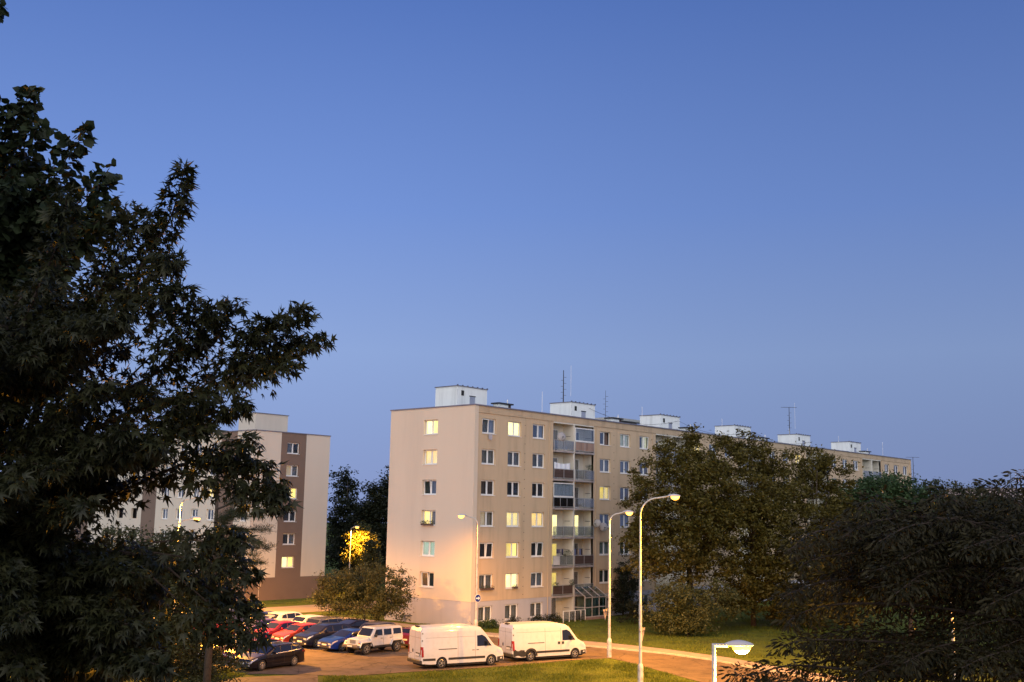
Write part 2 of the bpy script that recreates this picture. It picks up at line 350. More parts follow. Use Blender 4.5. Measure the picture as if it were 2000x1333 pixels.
# ------------------------------------------------------------------ main apartment block
H0 = 2.8; ZR = 19.80; ZP = 2.29; LB_ = 101.47; WB_ = 11.1
def ztop(r): return 1.85+(7-r)*H0
WW, WH = 1.86, 1.38
apt = thing('apartment_building', 'long beige seven-storey apartment block with peach gable end and lit windows', 'building', (0, 0, 0))
m_peach = mat('render_peach', (.655, .55, .43), rough=.9, var=.05, scale=.35, bump=.12, bscale=14, streak=True)
m_beige = mat('render_beige', (.56, .42, .275), rough=.9, var=.10, scale=1.1, bump=.15, bscale=18, streak=True)
m_attic = mat('attic_beige', (.51, .385, .255), rough=.9, var=.14, scale=.8, bump=.15, bscale=18, streak=True)
m_plinth = mat('render_grey', (.44, .42, .44), rough=.9, var=.08, scale=.6, bump=.15, bscale=18, streak=True)
m_lwhite = mat('loggia_white', (.66, .63, .55), rough=.85, var=.08, scale=.7, streak=True)
m_conc = mat('slab_concrete', (.36, .32, .31), rough=.85, var=.22, scale=1.6, bump=.2)
m_cap = mat('roof_flashing', (.22, .21, .25), rough=.4, var=.12, metal=.3)
m_roof = mat('roof_felt', (.10, .10, .11), rough=.9, var=.2)
m_box = mat('roof_box_white', (.80, .84, .82), rough=.85, var=.10, scale=1.3, streak=True)
m_dark = mat('dark_metal', (.03, .03, .035), rough=.5, var=.2)
m_grille = mat('vent_dark', (.02, .02, .02), rough=.8)

def sec(s): return s*17.89+(.35 if s >= 3 else 0)+(.37 if s >= 5 else 0)
Pf = lambda a, d, z: (a, d, z)
NEAR = {0, 1}
wins = []
for s in range(6):
    for j in range(3):
        for r in range(1, 8):
            if s not in NEAR and r > (4 if s == 2 else 3): continue
            u = sec(s)+1.108+3.575*j; wins.append((s, j, r, u, ztop(r)))
holes = [(u, u+WW, zt-WH, zt) for _, _, _, u, zt in wins]
lhole = [(sec(s)+11.37, sec(s)+17.90, -.1 if s == 0 else .5, 19.12) for s in range(5)]
LD = 1.30
up = [h for h in holes if h[2] >= ZP]; low = [h for h in holes if h[3] <= ZP]
fa = MB(); wall_with_holes(fa, .5, LB_-.5, ZP, 19.12, up+[(a, b, ZP, d) for a, b, c, d in lhole], Pf, .25)
fa.build('facade_wall', m_beige, apt)
fp = MB(); Pp = lambda a, d, z: (a, d+.02, z); wall_with_holes(fp, .5, LB_-.5, -.3, ZP, low+[(a, b, c, ZP) for a, b, c, d in lhole], Pp, .25)
fp.build('plinth_wall', m_plinth, apt)
at_ = MB(); at_.box(.5, LB_-.5, -.06, .3, 19.12, ZR-.06); at_.build('attic_band', m_attic, apt)
# gable end wall
gw = 4.60; GW0, GW1 = 6.49, 4.60
Pg = lambda a, d, z: (d, a, z)
gh = [(4.62, 6.48, ztop(r)-WH, ztop(r)) for r in range(1, 7)]
ga = MB(); wall_with_holes(ga, -.1, WB_, ZP, ZR-.06, gh, Pg, .34)
ga.box(0.001, .5, -.1, 0.2, ZP, ZR-.06); ga.box(0.001, .5, WB_-.1, WB_, ZP, ZR-.06)
ga.build('gable_wall', m_peach, apt)
gp = MB(); wall_with_holes(gp, -.08, WB_-.02, -.3, ZP, [(7.42, 8.62, .0, .66)], lambda a, d, z: (d+.02, a, z), .15)
gp.box(.021, .5, -.08, .2, -.3, ZP); gp.build('gable_plinth', m_plinth, apt)
hat = MB(); hat.box(.16, .2, 7.42, 8.62, 0, .66); hat.build('cellar_hatch', mat('hatch_board', (.33, .30, .29), rough=.7, var=.15), apt)
bk = MB(); bk.box(LB_-.5, LB_, -.1, WB_, -.3, ZR-.06); bk.quad((0, WB_, -.3), (LB_, WB_, -.3), (LB_, WB_, ZR-.06), (0, WB_, ZR-.06)); bk.build('rear_wall', m_beige, apt)
rf = MB(); rf.box(.2, LB_-.2, .2, WB_-.2, ZR-.25, ZR-.10); rf.build('roof', m_roof, apt)
cp_ = MB()
for a in ((-.06, LB_+.06, -.16, .32), (-.06, LB_+.06, WB_-.3, WB_+.08)): cp_.box(a[0], a[1], a[2], a[3], ZR-.06, ZR+.05)
cp_.box(-.06, .3, .32, WB_-.3, ZR-.06, ZR+.05); cp_.box(LB_-.3, LB_+.06, .32, WB_-.3, ZR-.06, ZR+.05); cp_.build('parapet_cap', m_cap, apt)
# inner blind: closes the rooms behind the openings
inn = MB(); inn.quad((.5, 1.4, -.3), (LB_-.5, 1.4, -.3), (LB_-.5, 1.4, ZR-.3), (.5, 1.4, ZR-.3)); inn.quad((.9, 0, -.3), (.9, WB_, -.3), (.9, WB_, ZR-.3), (.9, 0, ZR-.3)); inn.build('inner_wall', m_room, apt)

style = {}
tiltd = {(0, 0, 1): 1, (0, 2, 6): 1, (0, 2, 5): 2, (1, 2, 1): 2, (0, 0, 5): 2, (1, 0, 3): 1}
for k, v in {(0, 0): 'grey curt brown dim+beige dark curt curt', (0, 1): 'litw grey dark lit3 lity+lit litw curt', (0, 2): 'dark+grey grey dark lit2 dark grey curt',
             (1, 0): 'dark+brown curt lity dark grey dark brown', (1, 1): 'dimg grey brown grey dark curt dark', (1, 2): 'dark+cream brown brown dark dark curt curt'}.items():
    for r, s_ in enumerate(v.split()): style[(*k, r+1)] = s_
extra = ['grey', 'curt', 'dark', 'beige', 'grey', 'dark', 'brown']
for (s, j, r, u, zt) in wins:
    sty = style.get((s, j, r)) or ('lit' if (s, j, r) in ((3, 2, 1), (2, 0, 1)) else extra[(s*5+j*3+r*2) % 7])
    window(apt, (u, 0.0 if r < 7 else .02, zt-WH), 0, WW, WH, sty, tilt=tiltd.get((s, j, r), 0), opened=2 if (s, j, r) == (1, 0, 1) else 0)
for r, (sty, tl) in enumerate([('litw+lit', 0), ('lit2', 0), ('dark+curt', 1), ('lit+beige', 0), ('green', 0), ('dark', 1)]):
    window(apt, (0, 6.48, ztop(r+1)-WH), R(-90), WW, WH, sty, rec=.28, tilt=tl)

for u in (8.02-.9, 22.2-.75):
    am = box_mesh('wall_anchor', m_dark, -.035, .035, -.012, .0, -.035, .035)
    for r_ in range(20): place('wall_anchor', am, apt, (u, 0, 2.7+r_*.82+random.uniform(-.12, .12)))
# loggias
m_slat = mat('slat_brown', (.085, .055, .045), rough=.7, var=.25, scale=4)
m_rail = mat('rail_grey', (.42, .42, .43), rough=.45, var=.1, metal=.3)
g_rail = glass('rail_glass', tint=(.70, .73, .76), refl=.09, fog=.13, fogcol=(.5, .5, .52))
g_dark = glass('rail_glass_smoked', tint=(.25, .24, .25), refl=.12, fog=.12, fogcol=(.1, .1, .11))
m_ply = mat('wood_panel', (.33, .22, .17), rough=.7, var=.2, scale=2, streak=True)
m_wpan = mat('panel_white', (.62, .60, .58), rough=.6, var=.1)
RKIND = {'glass': g_rail, 'smoke': g_dark, 'ply': m_ply, 'slat': m_slat, 'white': m_wpan}
def railing(parent, x0, x1, zf, kinds, y=-.02):
    fr = MB(); n = len(kinds)
    fr.box(x0, x1, y-.025, y+.025, zf+.97, zf+1.01); fr.box(x0, x1, y-.02, y+.02, zf+.10, zf+.13)
    for i in range(n+1):
        x = x0+(x1-x0)*i/n; x = min(max(x, x0+.021), x1-.021); fr.box(x-.02, x+.02, y-.022, y+.022, zf, zf+.969)
    rl = fr.build('railing', m_rail, parent)
    for i, k in enumerate(kinds):
        a = x0+(x1-x0)*i/n+.03; b = x0+(x1-x0)*(i+1)/n-.03
        if k == 'slat':
            c = int((b-a)/.11); st = (b-a)/c
            sl_ = box_mesh('slat', m_slat, 0, st*.80, 0, .02, 0, .80)
            for q in range(c): place('slat', sl_, rl, (a+q*st, y-.012, zf+.14))
        else:
            p = MB(); p.box(a, b, y-.008, y+.008, zf+.14, zf+.96); p.build('panel', RKIND[k], rl)
def balcony_door(parent, x, zf, y, sty, w_=.85, wwin=.95):
    fr = MB(); h_ = 2.15; t = .06
    for (a, b, z0, z1) in ((0, t, 0, h_), (w_-t, w_, 0, h_), (t, w_-t, 0, .12), (t, w_-t, h_-t, h_)): fr.box(x+a, x+b, y-.05, y+.02, zf+z0, zf+z1)
    d = fr.build('balcony_door', m_white, parent)
    p = MB(); p.box(x+t, x+w_-t, y-.02, y-.012, zf+.12, zf+h_-t); p.build('pane', g_win, d)
    c = MB(); c.quad((x+t, y-.004, zf+.12), (x+w_-t, y-.004, zf+.12), (x+w_-t, y-.004, zf+h_-t), (x+t, y-.004, zf+h_-t)); c.build('curtain', STY[sty], d)
lodata = {  # row: left kinds, right kinds, door styles
 1: (['glass', 'glass'], ['ply', 'ply'], 'grey', 'grey'), 2: (['slat', 'slat'], ['glass', 'glass'], 'grey', 'beige'), 3: (['smoke', 'smoke', 'smoke'], ['glass', 'glass'], 'curt', 'brown'),
 4: (['glass', 'glass'], ['glass', 'glass'], 'litw', 'litw'), 5: (['white', 'glass', 'glass'], ['slat', 'slat'], 'lity', 'dark'), 6: (['slat', 'slat'], ['glass', 'glass'], 'lity', 'brown'), 7: ([], [], 'brown', 'dark')}
for s in range(5):
    u0, u1 = sec(s)+11.37, sec(s)+17.90; um = (u0+u1)/2+.02
    b = MB()
    b.quad((u0, LD, -.3), (u1, LD, -.3), (u1, LD, 19.12), (u0, LD, 19.12))
    b.quad((u0, 0, -.3), (u0, LD, -.3), (u0, LD, 19.12), (u0, 0, 19.12)); b.quad((u1, 0, -.3), (u1, LD, -.3), (u1, LD, 19.12), (u1, 0, 19.12))
    b.quad((u0, 0, 19.12), (u1, 0, 19.12), (u1, LD, 19.12), (u0, LD, 19.12))
    b.build('loggia_recess', m_lwhite, apt)
    fin = MB(); fin.box(um-.10, um+.10, -.05, LD-.01, -.3, 19.119); fin.build('loggia_fin', m_lwhite, apt)
    for x_ in (u0-.62, u1+.42): jo = MB(); jo.tube([(x_, -.03, -.1), (x_, -.03, 19.1)], .035, 6); jo.build('drainpipe', m_attic, apt)
    for r in range(1, 8):
        if s and r > (2 if s < 4 else 2): break
        zf = ztop(r)-2.32
        for k in (0, 1):
            a, c = (u0+.01, um-.105) if k == 0 else (um+.105, u1-.01)
            if r < 7:
                slb = MB(); slb.box(a, c, -.16, LD-.005, zf-.18, zf); slb.build('balcony_slab', m_conc, apt)
                railing(apt, a+.02, c-.02, zf, lodata[r][k] if s == 0 else ['glass', 'glass'], y=-.10)
            balcony_door(apt, a+(1.30 if k == 0 else 1.62), max(zf, .05), LD-.03, lodata[r][2+k] if s == 0 else 'grey', .95 if k == 0 else .72)
            lt = MB(); lt.box(c-.02-.0, c+.0, .35, 1.0, zf+1.5, zf+1.54); lt.build('clothes_rack', m_dark, apt)
    hd = MB()
    for k in (0, 1):
        a, c = (u0+.0, um-.1) if k == 0 else (um+.1, u1)
        hd.box(a, c, -.03, .08, 18.98, 19.118)
    hd.build('loggia_header', m_lwhite, apt)
# glazed-in balconies
u0, u1 = 11.37, 17.90; um = (u0+u1)/2+.02
g_front = glass('balcony_glazing', tint=(.86, .9, .93), refl=.12)
for (k, r, cl) in ((1, 1, None), (0, 3, 'curt')):
    a, c = (u0+.03, um-.12) if k == 0 else (um+.12, u1-.03); zf = ztop(r)-2.32
    f_ = MB(); z0, z1 = zf+1.02, zf+2.42
    f_.box(a, c, -.12, -.06, z0, z0+.14); f_.box(a, c, -.12, -.06, z1-.09, z1); f_.box(a, a+.05, -.12, -.06, z0+.14, z1-.09); f_.box(c-.05, c, -.12, -.06, z0+.14, z1-.09)
    gl_ = f_.build('balcony_glazing', m_white, apt)
    for q in range(4):
        p = MB(); x0 = a+.05+(c-a-.1)*q/4; p.box(x0+.004, x0+(c-a-.1)/4-.004, -.095, -.087, z0+.14, z1-.09); p.build('pane', g_front, gl_)
    if cl:
        cu = MB(); kk = 40
        for i in range(kk):
            xa, xb = a+.06+(c-a-.12)*i/kk, a+.06+(c-a-.12)*(i+1)/kk; f = lambda x: .0+.03*math.sin(x*19)
            cu.quad((xa, f(xa), zf+1.0), (xb, f(xb), zf+1.0), (xb, f(xb), z1), (xa, f(xa), z1))
        cu.build('curtain', cloth('balcony_curtain', (.50, .55, .62), .75, 1.5), gl_)

# roof houses, vents, rods
for i, s in enumerate(range(6)):
    x0 = 3.65+17.62*s+(.25 if s == 1 else 0); x1 = x0+4.25; y0, y1 = 5.75, 8.75; zt = ZR+2.43
    b = MB(); b.box(x0, x1, y0, y1, ZR-.1, zt); bx_ = b.build('roof_house', m_box, apt)
    c = MB(); c.box(x0-.08, x1+.08, y0-.08, y1+.08, zt, zt+.07); c.build('roof_edge', m_cap, bx_)
    d = MB(); d.box(x0+1.75, x0+2.5, y0-.02, y0+.01, ZR-.05, ZR+1.55); d.build('door', mat('roof_door', (.33, .36, .45), rough=.4, var=.08), bx_)
    d = MB(); d.box(x0+1.7, x0+2.55, y0-.06, y0, ZR+1.55, ZR+1.63); d.build('door_hood', m_dark, bx_)
    d = MB(); d.box(x0+.55, x0+.92, y0-.025, y0+.01, ZR+1.55, ZR+2.05); d.build('vent', m_grille, bx_)
    for q in range(7):
        kx = x0+q*(x1-x0)/6; k_ = MB(); k_.box(kx-.05, kx+.05, y0-.08, y0+.04, zt+.07, zt+.15); k_.build('roof_clip', m_dark, bx_)
for (px, sx) in ((8.8, 1.0), (27.6, 1), (42.7, 1), (61.5, 1), (94.6, 1)):
    v = MB(); v.box(px-1.0, px+.35, 4.0, 4.8, ZR-.1, ZR+.95); vb = v.build('vent_block', m_box, apt)
    v = MB(); v.box(px-1.2, px+1.0, 3.85, 4.95, ZR+.95, ZR+1.09); v.build('vent_cap', m_dark, vb)
    v = MB(); v.box(px+.36, px+.8, 4.05, 4.75, ZR-.1, ZR+.95); v.build('vent_flue', mat('flue', (.10, .06, .05), rough=.6, var=.2), vb)
    v = MB(); v.tube([(px+.55, 4.3, ZR+1.05), (px+.55, 4.3, ZR+1.5)], .05, 6); v.build('vent_pipe', m_white, vb)
for px in (13.2, 31.0, 48.6, 66.5, 82.0, 98.0):
    v = MB(); v.tube([(px, 3.0, ZR-.1), (px, 3.0, ZR+2.6)], .022, 5); v.build('lightning_rod', m_white, apt)
ta = MB(); ta.box(38.9, 43.9, 12.7, 17.0, 15.0, 21.9); ta = ta.build('stair_tower', mat('tower_grey', (.42, .40, .33), rough=.9, var=.1), apt)
tb = MB(); tb.box(37.9, 44.7, 12.0, 17.8, 21.9, 22.2); tb.build('tower_roof', mat('tower_roof', (.40, .41, .38), rough=.8, var=.12), ta)

def antenna(loc, h, label, yagi=True, extra=True, thin=1.0):
    t = thing('roof_antenna', label, 'antenna', loc)
    p = MB(); p.tube([(0, 0, 0), (0, 0, h)], [.07*thin, .045*thin], 6); p.build('mast', m_dark, t)
    for k in range(8):
        z = h*(.16+.09*k); b = MB(); d = .32 if k % 2 else -.3; b.bar((0, 0, z), (d*.66, -d*.75, z), .035); b.build('step', m_dark, t)
    if yagi:
        b = MB(); b.bar((-.75, .85, h-.05), (.75, -.85, h-.05), .05); b.build('boom', m_dark, t)
        for k in range(5):
            q = -.75+.3*k; b = MB(); b.bar((q-.25, -q*1.13-.22, h-.05), (q+.25, -q*1.13+.22, h-.05), .025); b.build('element', m_dark, t)
    if extra:
        b = MB(); b.tube([(.55, -.62, h*.22), (.55, -.62, h*1.15)], .016, 5); b.build('whip', m_white, t)
    return t
zt = ZR+2.5
antenna((22.9, 8.0, zt), 3.75, 'tall stepped dark mast with white whip on the second roof house', False)
antenna((75.6, 7.6, zt), 4.1, 'stepped mast with crosswise aerial boom on far roof house')
antenna((39.6, 14.5, 22.2), 3.6, 'slim dark mast on the grey stair tower behind roof', False, False, .45)
antenna((118, 6, 14.0), 7.2, 'slim aerial mast rising past the far end of roof', True, False)
wi = MB()
pts = [Vector((24.5, 5.6, ZR+2.0))]
for a, b, sag in (((24.5, 5.6, ZR+2.0), (42, 5.2, ZR+1.9), 1.0), ((42, 5.2, ZR+1.9), (60, 5.2, ZR+1.9), 1.0), ((60, 5.2, ZR+1.9), (78, 5.2, ZR+1.6), .9)):
    for i in range(1, 11):
        t = i/10; p = Vector(a).lerp(Vector(b), t); p.z -= sag*4*t*(1-t); pts.append(p)
wi.tube(pts, .018, 4); tag(wi.build('roof_cable', m_dark), 'thin dark cable sagging between the white roof houses', 'cable')

# conservatory at the ground-floor balcony
con = thing('conservatory', 'white framed glass lean-to conservatory against ground-floor balcony', 'conservatory', (14.75, -1.45, 0))
cw, cdp, hl, hh = 3.5, 1.38, 2.15, 3.05
base = MB(); base.box(0, cw, 0, cdp, -.2, .22); base.build('base', mat('brick_base', (.30, .20, .17), rough=.9, var=.2), con)
fr = MB()
for x in (0.04, cw*.335, cw*.665, cw-.04): fr.box(x-.04, x+.04, 0, .08, .22, hl)
fr.box(.08, cw-.08, .005, .075, hl-.09, hl-.002); fr.box(.08, cw-.08, .005, .075, .221, .32); fr.box(.08, cw-.08, .005, .075, 1.12, 1.21)
for x in (.04, cw*.335, cw*.665, cw-.04): fr.bar((x, -.05, hl+.02), (x, cdp, hh), .07, .06)
for x in (.04, cw-.04): fr.box(x-.035, x+.035, cdp-.08, cdp, .22, hh-.05); fr.bar((x, .08, 1.16), (x, cdp-.08, 1.16), .06)
fr.build('frame', mat('conservatory_frame', (.42, .39, .38), rough=.5, var=.12), con)
g_con = glass('conservatory_glass', tint=(.55, .66, .66), refl=.14)
for i in range(3):
    xa, xb = (0.08, cw*.335-.04, cw*.335+.04, cw*.665-.04, cw*.665+.04, cw-.08)[2*i:2*i+2]
    for z0, z1 in ((.32, 1.12), (1.21, hl-.09)): p = MB(); p.box(xa, xb, .035, .045, z0, z1); p.build('pane', g_con, con)
    p = MB(); p.quad((xa, -.03, hl+.03), (xb, -.03, hl+.03), (xb, cdp, hh), (xa, cdp, hh)); p.build('roof_pane', g_con, con)
for x in (.04, cw-.04):
    for z0, z1 in ((.22, 1.12), (1.2, hl)): p = MB(); p.quad((x, .08, z0), (x, cdp-.08, z0), (x, cdp-.08, z1), (x, .08, z1)); p.build('side_pane', g_con, con)
fen = thing('garden_fence', 'low white framed glass fence beside the conservatory', 'fence', (11.2, -1.6, 0))
for x in (0, .9, 1.8, 2.7, 3.4): f_ = MB(); f_.box(x-.03, x+.03, -.03, .03, 0, 1.0); f_.build('post', m_white, fen)
f_ = MB(); f_.box(0, 3.43, -.025, .025, 1.0, 1.05); f_.build('rail', m_white, fen)
for x in (0.04, .94, 1.84, 2.74): p = MB(); p.box(x, x+.62+(.2 if x < 2.5 else 0), -.008, .008, .12, .95); p.build('panel', g_rail, fen)

# things kept on the balconies and sills
def dish(loc, face, label, r=.42):
    t = thing('satellite_dish', label, 'satellite dish', loc); m_d = mat('dish_grey', (.34, .32, .32), rough=.5, var=.1)
    b = MB(); b.lathe([(.001, -.10), (r*.5, -.07), (r*.8, -.02), (r, .03), (r, .045), (r*.8, 0), (r*.5, -.05), (.001, -.08)], 'y', 20); o = b.build('reflector', m_d, t, smooth=True); o.rotation_euler = (R(-12), 0, face)
    b = MB(); b.tube([(0, .05, -.45), (0, 0, 0)], .03, 6); b.build('mount', m_dark, t)
    c, s_ = math.cos(face), math.sin(face); b = MB(); b.tube([(0, 0, -r*.8), (s_*.42, -c*.42, -.08)], .015, 5); b.build('arm', m_dark, t)
    b = MB(); b.box(s_*.42-.05, s_*.42+.05, -c*.42-.05, -c*.42+.05, -.12, -.02); b.build('receiver', m_dark, t)
z1 = ztop(1)-2.32; z4 = ztop(4)-2.32
dish((12.35, -.25, z1+1.35), R(-30), 'grey satellite dish on the topmost left balcony rail', .46)
dish((18.95, -.55, z4+1.0), R(-35), 'round grey satellite dish on the wall below a fourth-floor window', .45)
dish((17.95, -.45, z4+1.35), R(-80), 'edge-on satellite dish at the balcony corner beside the wall dish', .42)
def leaves_mesh(name, P, A, Nn, S, tmpl, m):
    """many leaves: positions, axes, normals, sizes and a small template"""
    tv, tf = tmpl; tv = np.array(tv, float); n = len(P); k = len(tv)
    A = A/np.linalg.norm(A, axis=1, keepdims=True); B = np.cross(Nn, A); B /= np.linalg.norm(B, axis=1, keepdims=True)+1e-9; Nn = np.cross(A, B)
    V = P[:, None, :]+S[:, None, None]*(tv[None, :, 0:1]*A[:, None, :]+tv[None, :, 1:2]*B[:, None, :]+tv[None, :, 2:3]*Nn[:, None, :])
    me = bpy.data.meshes.new(name); me.vertices.add(n*k); me.vertices.foreach_set('co', V.reshape(-1).astype(np.float32))
    loops = np.concatenate([np.array(f) for f in tf]); lt = np.array([len(f) for f in tf])
    allv = (loops[None, :]+np.arange(n)[:, None]*k).reshape(-1); tot = np.tile(lt, n)
    me.loops.add(len(allv)); me.loops.foreach_set('vertex_index', allv.astype(np.int32))
    me.polygons.add(len(tot)); me.polygons.foreach_set('loop_start', np.concatenate([[0], np.cumsum(tot)[:-1]]).astype(np.int32)); me.polygons.foreach_set('loop_total', tot.astype(np.int32))
    me.materials.append(m); me.update(calc_edges=True); me.validate(); return me
RH = ([(0, 0, 0), (.45, .26, .05), (1, 0, -.06), (.45, -.26, .05)], [(0, 1, 2), (0, 2, 3)])          # plain leaf, folded at the rib
SL = ([(0, 0, 0), (.35, .15, .03), (.75, .11, .0), (1, 0, -.1), (.75, -.11, .0), (.35, -.15, .03)], [(0, 1, 2, 3), (0, 3, 4, 5)])   # slender leaf
def _maple():
    v = [(0, 0, 0)]; ang = [0, 52, 108]; ln = [1.0, .82, .46]
    tips = [(84, .50), (40, .86), (0, 1.05), (-40, .86), (-84, .50)]; sin_ = [(130, .12), (62, .26), (19, .38), (-19, .38), (-62, .26), (-130, .12)]
    for a, l_ in sin_: v.append((l_*math.cos(R(a)), l_*math.sin(R(a)), .02))
    for a, l_ in tips: v.append((l_*math.cos(R(a)), l_*math.sin(R(a)), -.30*l_*l_))
    f = [(0, 2+i, 7+i, 1+i) for i in range(5)]
    return [tuple(map(float, q)) for q in v], f
MAPLE = _maple()
def rand_unit(n): a = rng.normal(size=(n, 3)); return a/np.linalg.norm(a, axis=1, keepdims=True)
m_flow = leafmat('flower_leaf', (.03, .05, .012), (.07, .10, .03)); m_petal = leafmat('petal_violet', (.06, .03, .12), (.16, .06, .2)); m_petr = leafmat('petal_red', (.25, .06, .05), (.3, .12, .1))
def plant(loc, ex, label, n=160, s=.12, petals=None, trough=True, name='flower_box'):
    t = thing(name, label, 'flower box' if trough else 'plant', loc)
    if trough:
        b = MB(); b.box(-ex[0], ex[0], -ex[1], ex[1], 0, .16); b.build('trough', mat('trough_brown', (.10, .06, .05), rough=.7, var=.1), t)
    P = rng.uniform(-1, 1, (n, 3))*np.array([ex[0], ex[1]*1.3, ex[2]])+np.array([0, 0, .12+ex[2]])
    place('foliage', leaves_mesh('foliage', P, rand_unit(n), rand_unit(n), rng.uniform(.6, 1.2, n)*s, RH, m_flow), t)['kind'] = 'stuff'
    if petals:
        P = rng.uniform(-1, 1, (n//3, 3))*np.array([ex[0], ex[1]*1.5, ex[2]])+np.array([0, -.03, .16+ex[2]]); k = n//3
        place('blossom', leaves_mesh('blossom', P, rand_unit(k), rand_unit(k), rng.uniform(.5, 1, k)*s*.7, RH, petals), t)['kind'] = 'stuff'
    return t
z6 = ztop(6)-2.32; z5 = ztop(5)-2.32; z2 = ztop(2)-2.32
plant((1.108+WW/2, -.16, ztop(6)-WH+.0), (.85, .10, .12), 'flower box with dark blooms on a dark sixth-row window sill', 170, .1, m_petr)
plant((1.108+3.575+1.2, -.14, ztop(6)-WH), (.32, .09, .10), 'small planter on the sill of a lit window', 70, .09)
o = plant((-.14, 5.55, ztop(4)-WH), (.75, .10, .16), 'flower box with trailing plants under gable window', 190, .11); o.rotation_euler.z = R(-90)
plant((11.75, -.28, z6+.75), (.28, .16, .22), 'green pot plant hanging on left brown slatted balcony', 110, .12, None, False, 'pot_plant')
plant((14.15, -.28, z6+.80), (.26, .16, .28), 'violet flowers bunched at right end of slatted balcony', 130, .12, m_petal, False, 'pot_plant')
plant((13.35, -.2, z5+.85), (.75, .2, .25), 'leafy plants spilling over the white panel balcony rail', 190, .13, None, False, 'pot_plant')
plant((17.2, -.1, z2+.95), (.35, .15, .25), 'reddish flowers on the corner of glass balcony rail', 120, .12, m_petr, False, 'pot_plant')
la = MB(); kk = 30
for i in range(kk):
    xa, xb = 11.5+2.5*i/kk, 11.5+2.5*(i+1)/kk; f = lambda x: -.06+.04*math.sin(x*9); zt_ = lambda x: z2+1.62-.12*math.sin((x-11.5)/2.5*math.pi)
    la.quad((xa, f(xa), z2+.75), (xb, f(xb), z2+.75), (xb, f(xb), zt_(xb)), (xa, f(xa), zt_(xa)))
tag(la.build('bed_sheet', mat('laundry_white', (.72, .76, .82), rough=.9, var=.05)), 'white bed sheet drying over the dark slatted balcony rail', 'laundry')
la = MB(); x_ = 1.95; zb_ = ztop(1)-WH
for dx, w_, l_ in ((-.14, .16, .5), (.05, .2, .55), (.2, .14, .42)):
    la.quad((x_+dx, -.17, zb_-l_), (x_+dx+w_, -.19, zb_-l_-.04), (x_+dx+w_, -.17, zb_-.02), (x_+dx, -.17, zb_-.02))
tag(la.build('drying_cloth', cloth('cloth_checked', (.62, .58, .62), .35, 9)), 'patterned cloth hanging below tilted top-row window', 'laundry')
def laundry(x0, n_, zf, label, cols):
    t = thing('laundry_line', label, 'laundry', (x0, .1, zf))
    li = MB(); li.tube([(0, 0, 1.62), (1.5, 0, 1.62)], .012, 4); li.build('line', m_dark, t)
    for i in range(n_):
        b = MB(); a = .1+i*.27; h_ = random.uniform(.35, .7)
        b.box(a, a+.2, -.02, .02, 1.6-h_, 1.6); b.box(a+.03, a+.15, -.05, -.021, 1.6-h_*.8, 1.5); b.build('garment', mat('garment_%d' % cols[i % len(cols)][0], cols[i % len(cols)][1], rough=.9), t)
laundry(12.1, 4, z5, 'dark clothes drying on the balcony with spilling plants', [(1, (.05, .05, .12)), (2, (.10, .09, .16)), (3, (.3, .28, .3))])
laundry(14.9, 5, z5, 'blue and dark clothes drying behind brown slatted rail', [(4, (.12, .16, .32)), (5, (.05, .04, .05)), (6, (.35, .28, .22))])
def chair(loc, label):
    t = thing('balcony_chair', label, 'chair', loc, R(20)); mw = mat('chair_wood', (.55, .40, .28), rough=.6)
    b = MB(); b.box(-.22, .22, -.22, .22, .42, .46); b.build('seat', mw, t)
    b = MB(); b.box(-.22, .22, .19, .22, .46, .9); b.build('backrest', mw, t)
    for a in (-.2, .2):
        for c in (-.2, .2): b = MB(); b.box(a-.02, a+.02, c-.02, c+.02, 0, .42); b.build('leg', mw, t)
chair((12.0, .5, z4), 'wooden chair behind glass rail of a lit balcony')
b = MB(); b.lathe([(.001, 0), (.2, 0), (.24, .45), (.22, .45), (.001, .3)], 'z', 12); tag(b.build('plastic_tub', m_white, None, (13.6, .3, z1)), 'white plastic tub on the topmost glass balcony', 'tub')

# ------------------------------------------------------------------ neighbouring block with brown stripes
XA, YB, LW, ZT2 = 7.44, 43.59, 11.75, 19.69
nb = thing('apartment_building', 'cream apartment block with dark brown stripes behind the parking lot', 'building', (0, 0, 0))
m_cream = mat('render_cream', (.64, .565, .465), rough=.9, var=.05, scale=.3, bump=.1, bscale=14, streak=True)
m_brown = mat('render_brown', (.19, .132, .102), rough=.9, var=.06, scale=.4, bump=.1, bscale=14)
Z0 = -.75; zt2 = [18.47-2.8*i for i in range(6)]; zpl = 1.99
gh = [(XA+4.99, XA+6.88, z-WH, z) for z in zt2]
Pn = lambda a, d, z: (a, YB+d, z)
for nm, a0, a1, mm, hs in (('wall', XA, 11.49, m_cream, []), ('stripe_wall', 11.49, 15.36, m_brown, gh), ('wall', 15.36, XA+LW, m_cream, [])):
    b = MB(); wall_with_holes(b, a0, a1, zpl, ZT2-.05, hs, Pn, .3); b.build(nm, mm, nb)
b = MB(); wall_with_holes(b, XA, XA+LW, Z0-.3, zpl, [], Pn, .3); b.build('plinth_wall', m_brown, nb)
for z, sty in zip(zt2, ('grey+dark', 'dim+grey', 'grey+lit', 'dark', 'dark+grey', 'litw+lit')): window(nb, (XA+4.99, YB, z-WH), 0, 1.89, WH, sty, rec=.2)
Pl = lambda a, d, z: (XA+d, a, z)
bands = [(YB, 47.08, m_cream), (47.08, 50.5, m_brown), (50.5, 64.8, m_cream), (64.8, 68.3, m_brown), (68.3, 82.5, m_cream), (82.5, 86, m_brown), (86, 104, m_cream)]
cols = [44.4, 51.4, 54.85, 58.4, 61.8, 69.4, 73, 76.5]
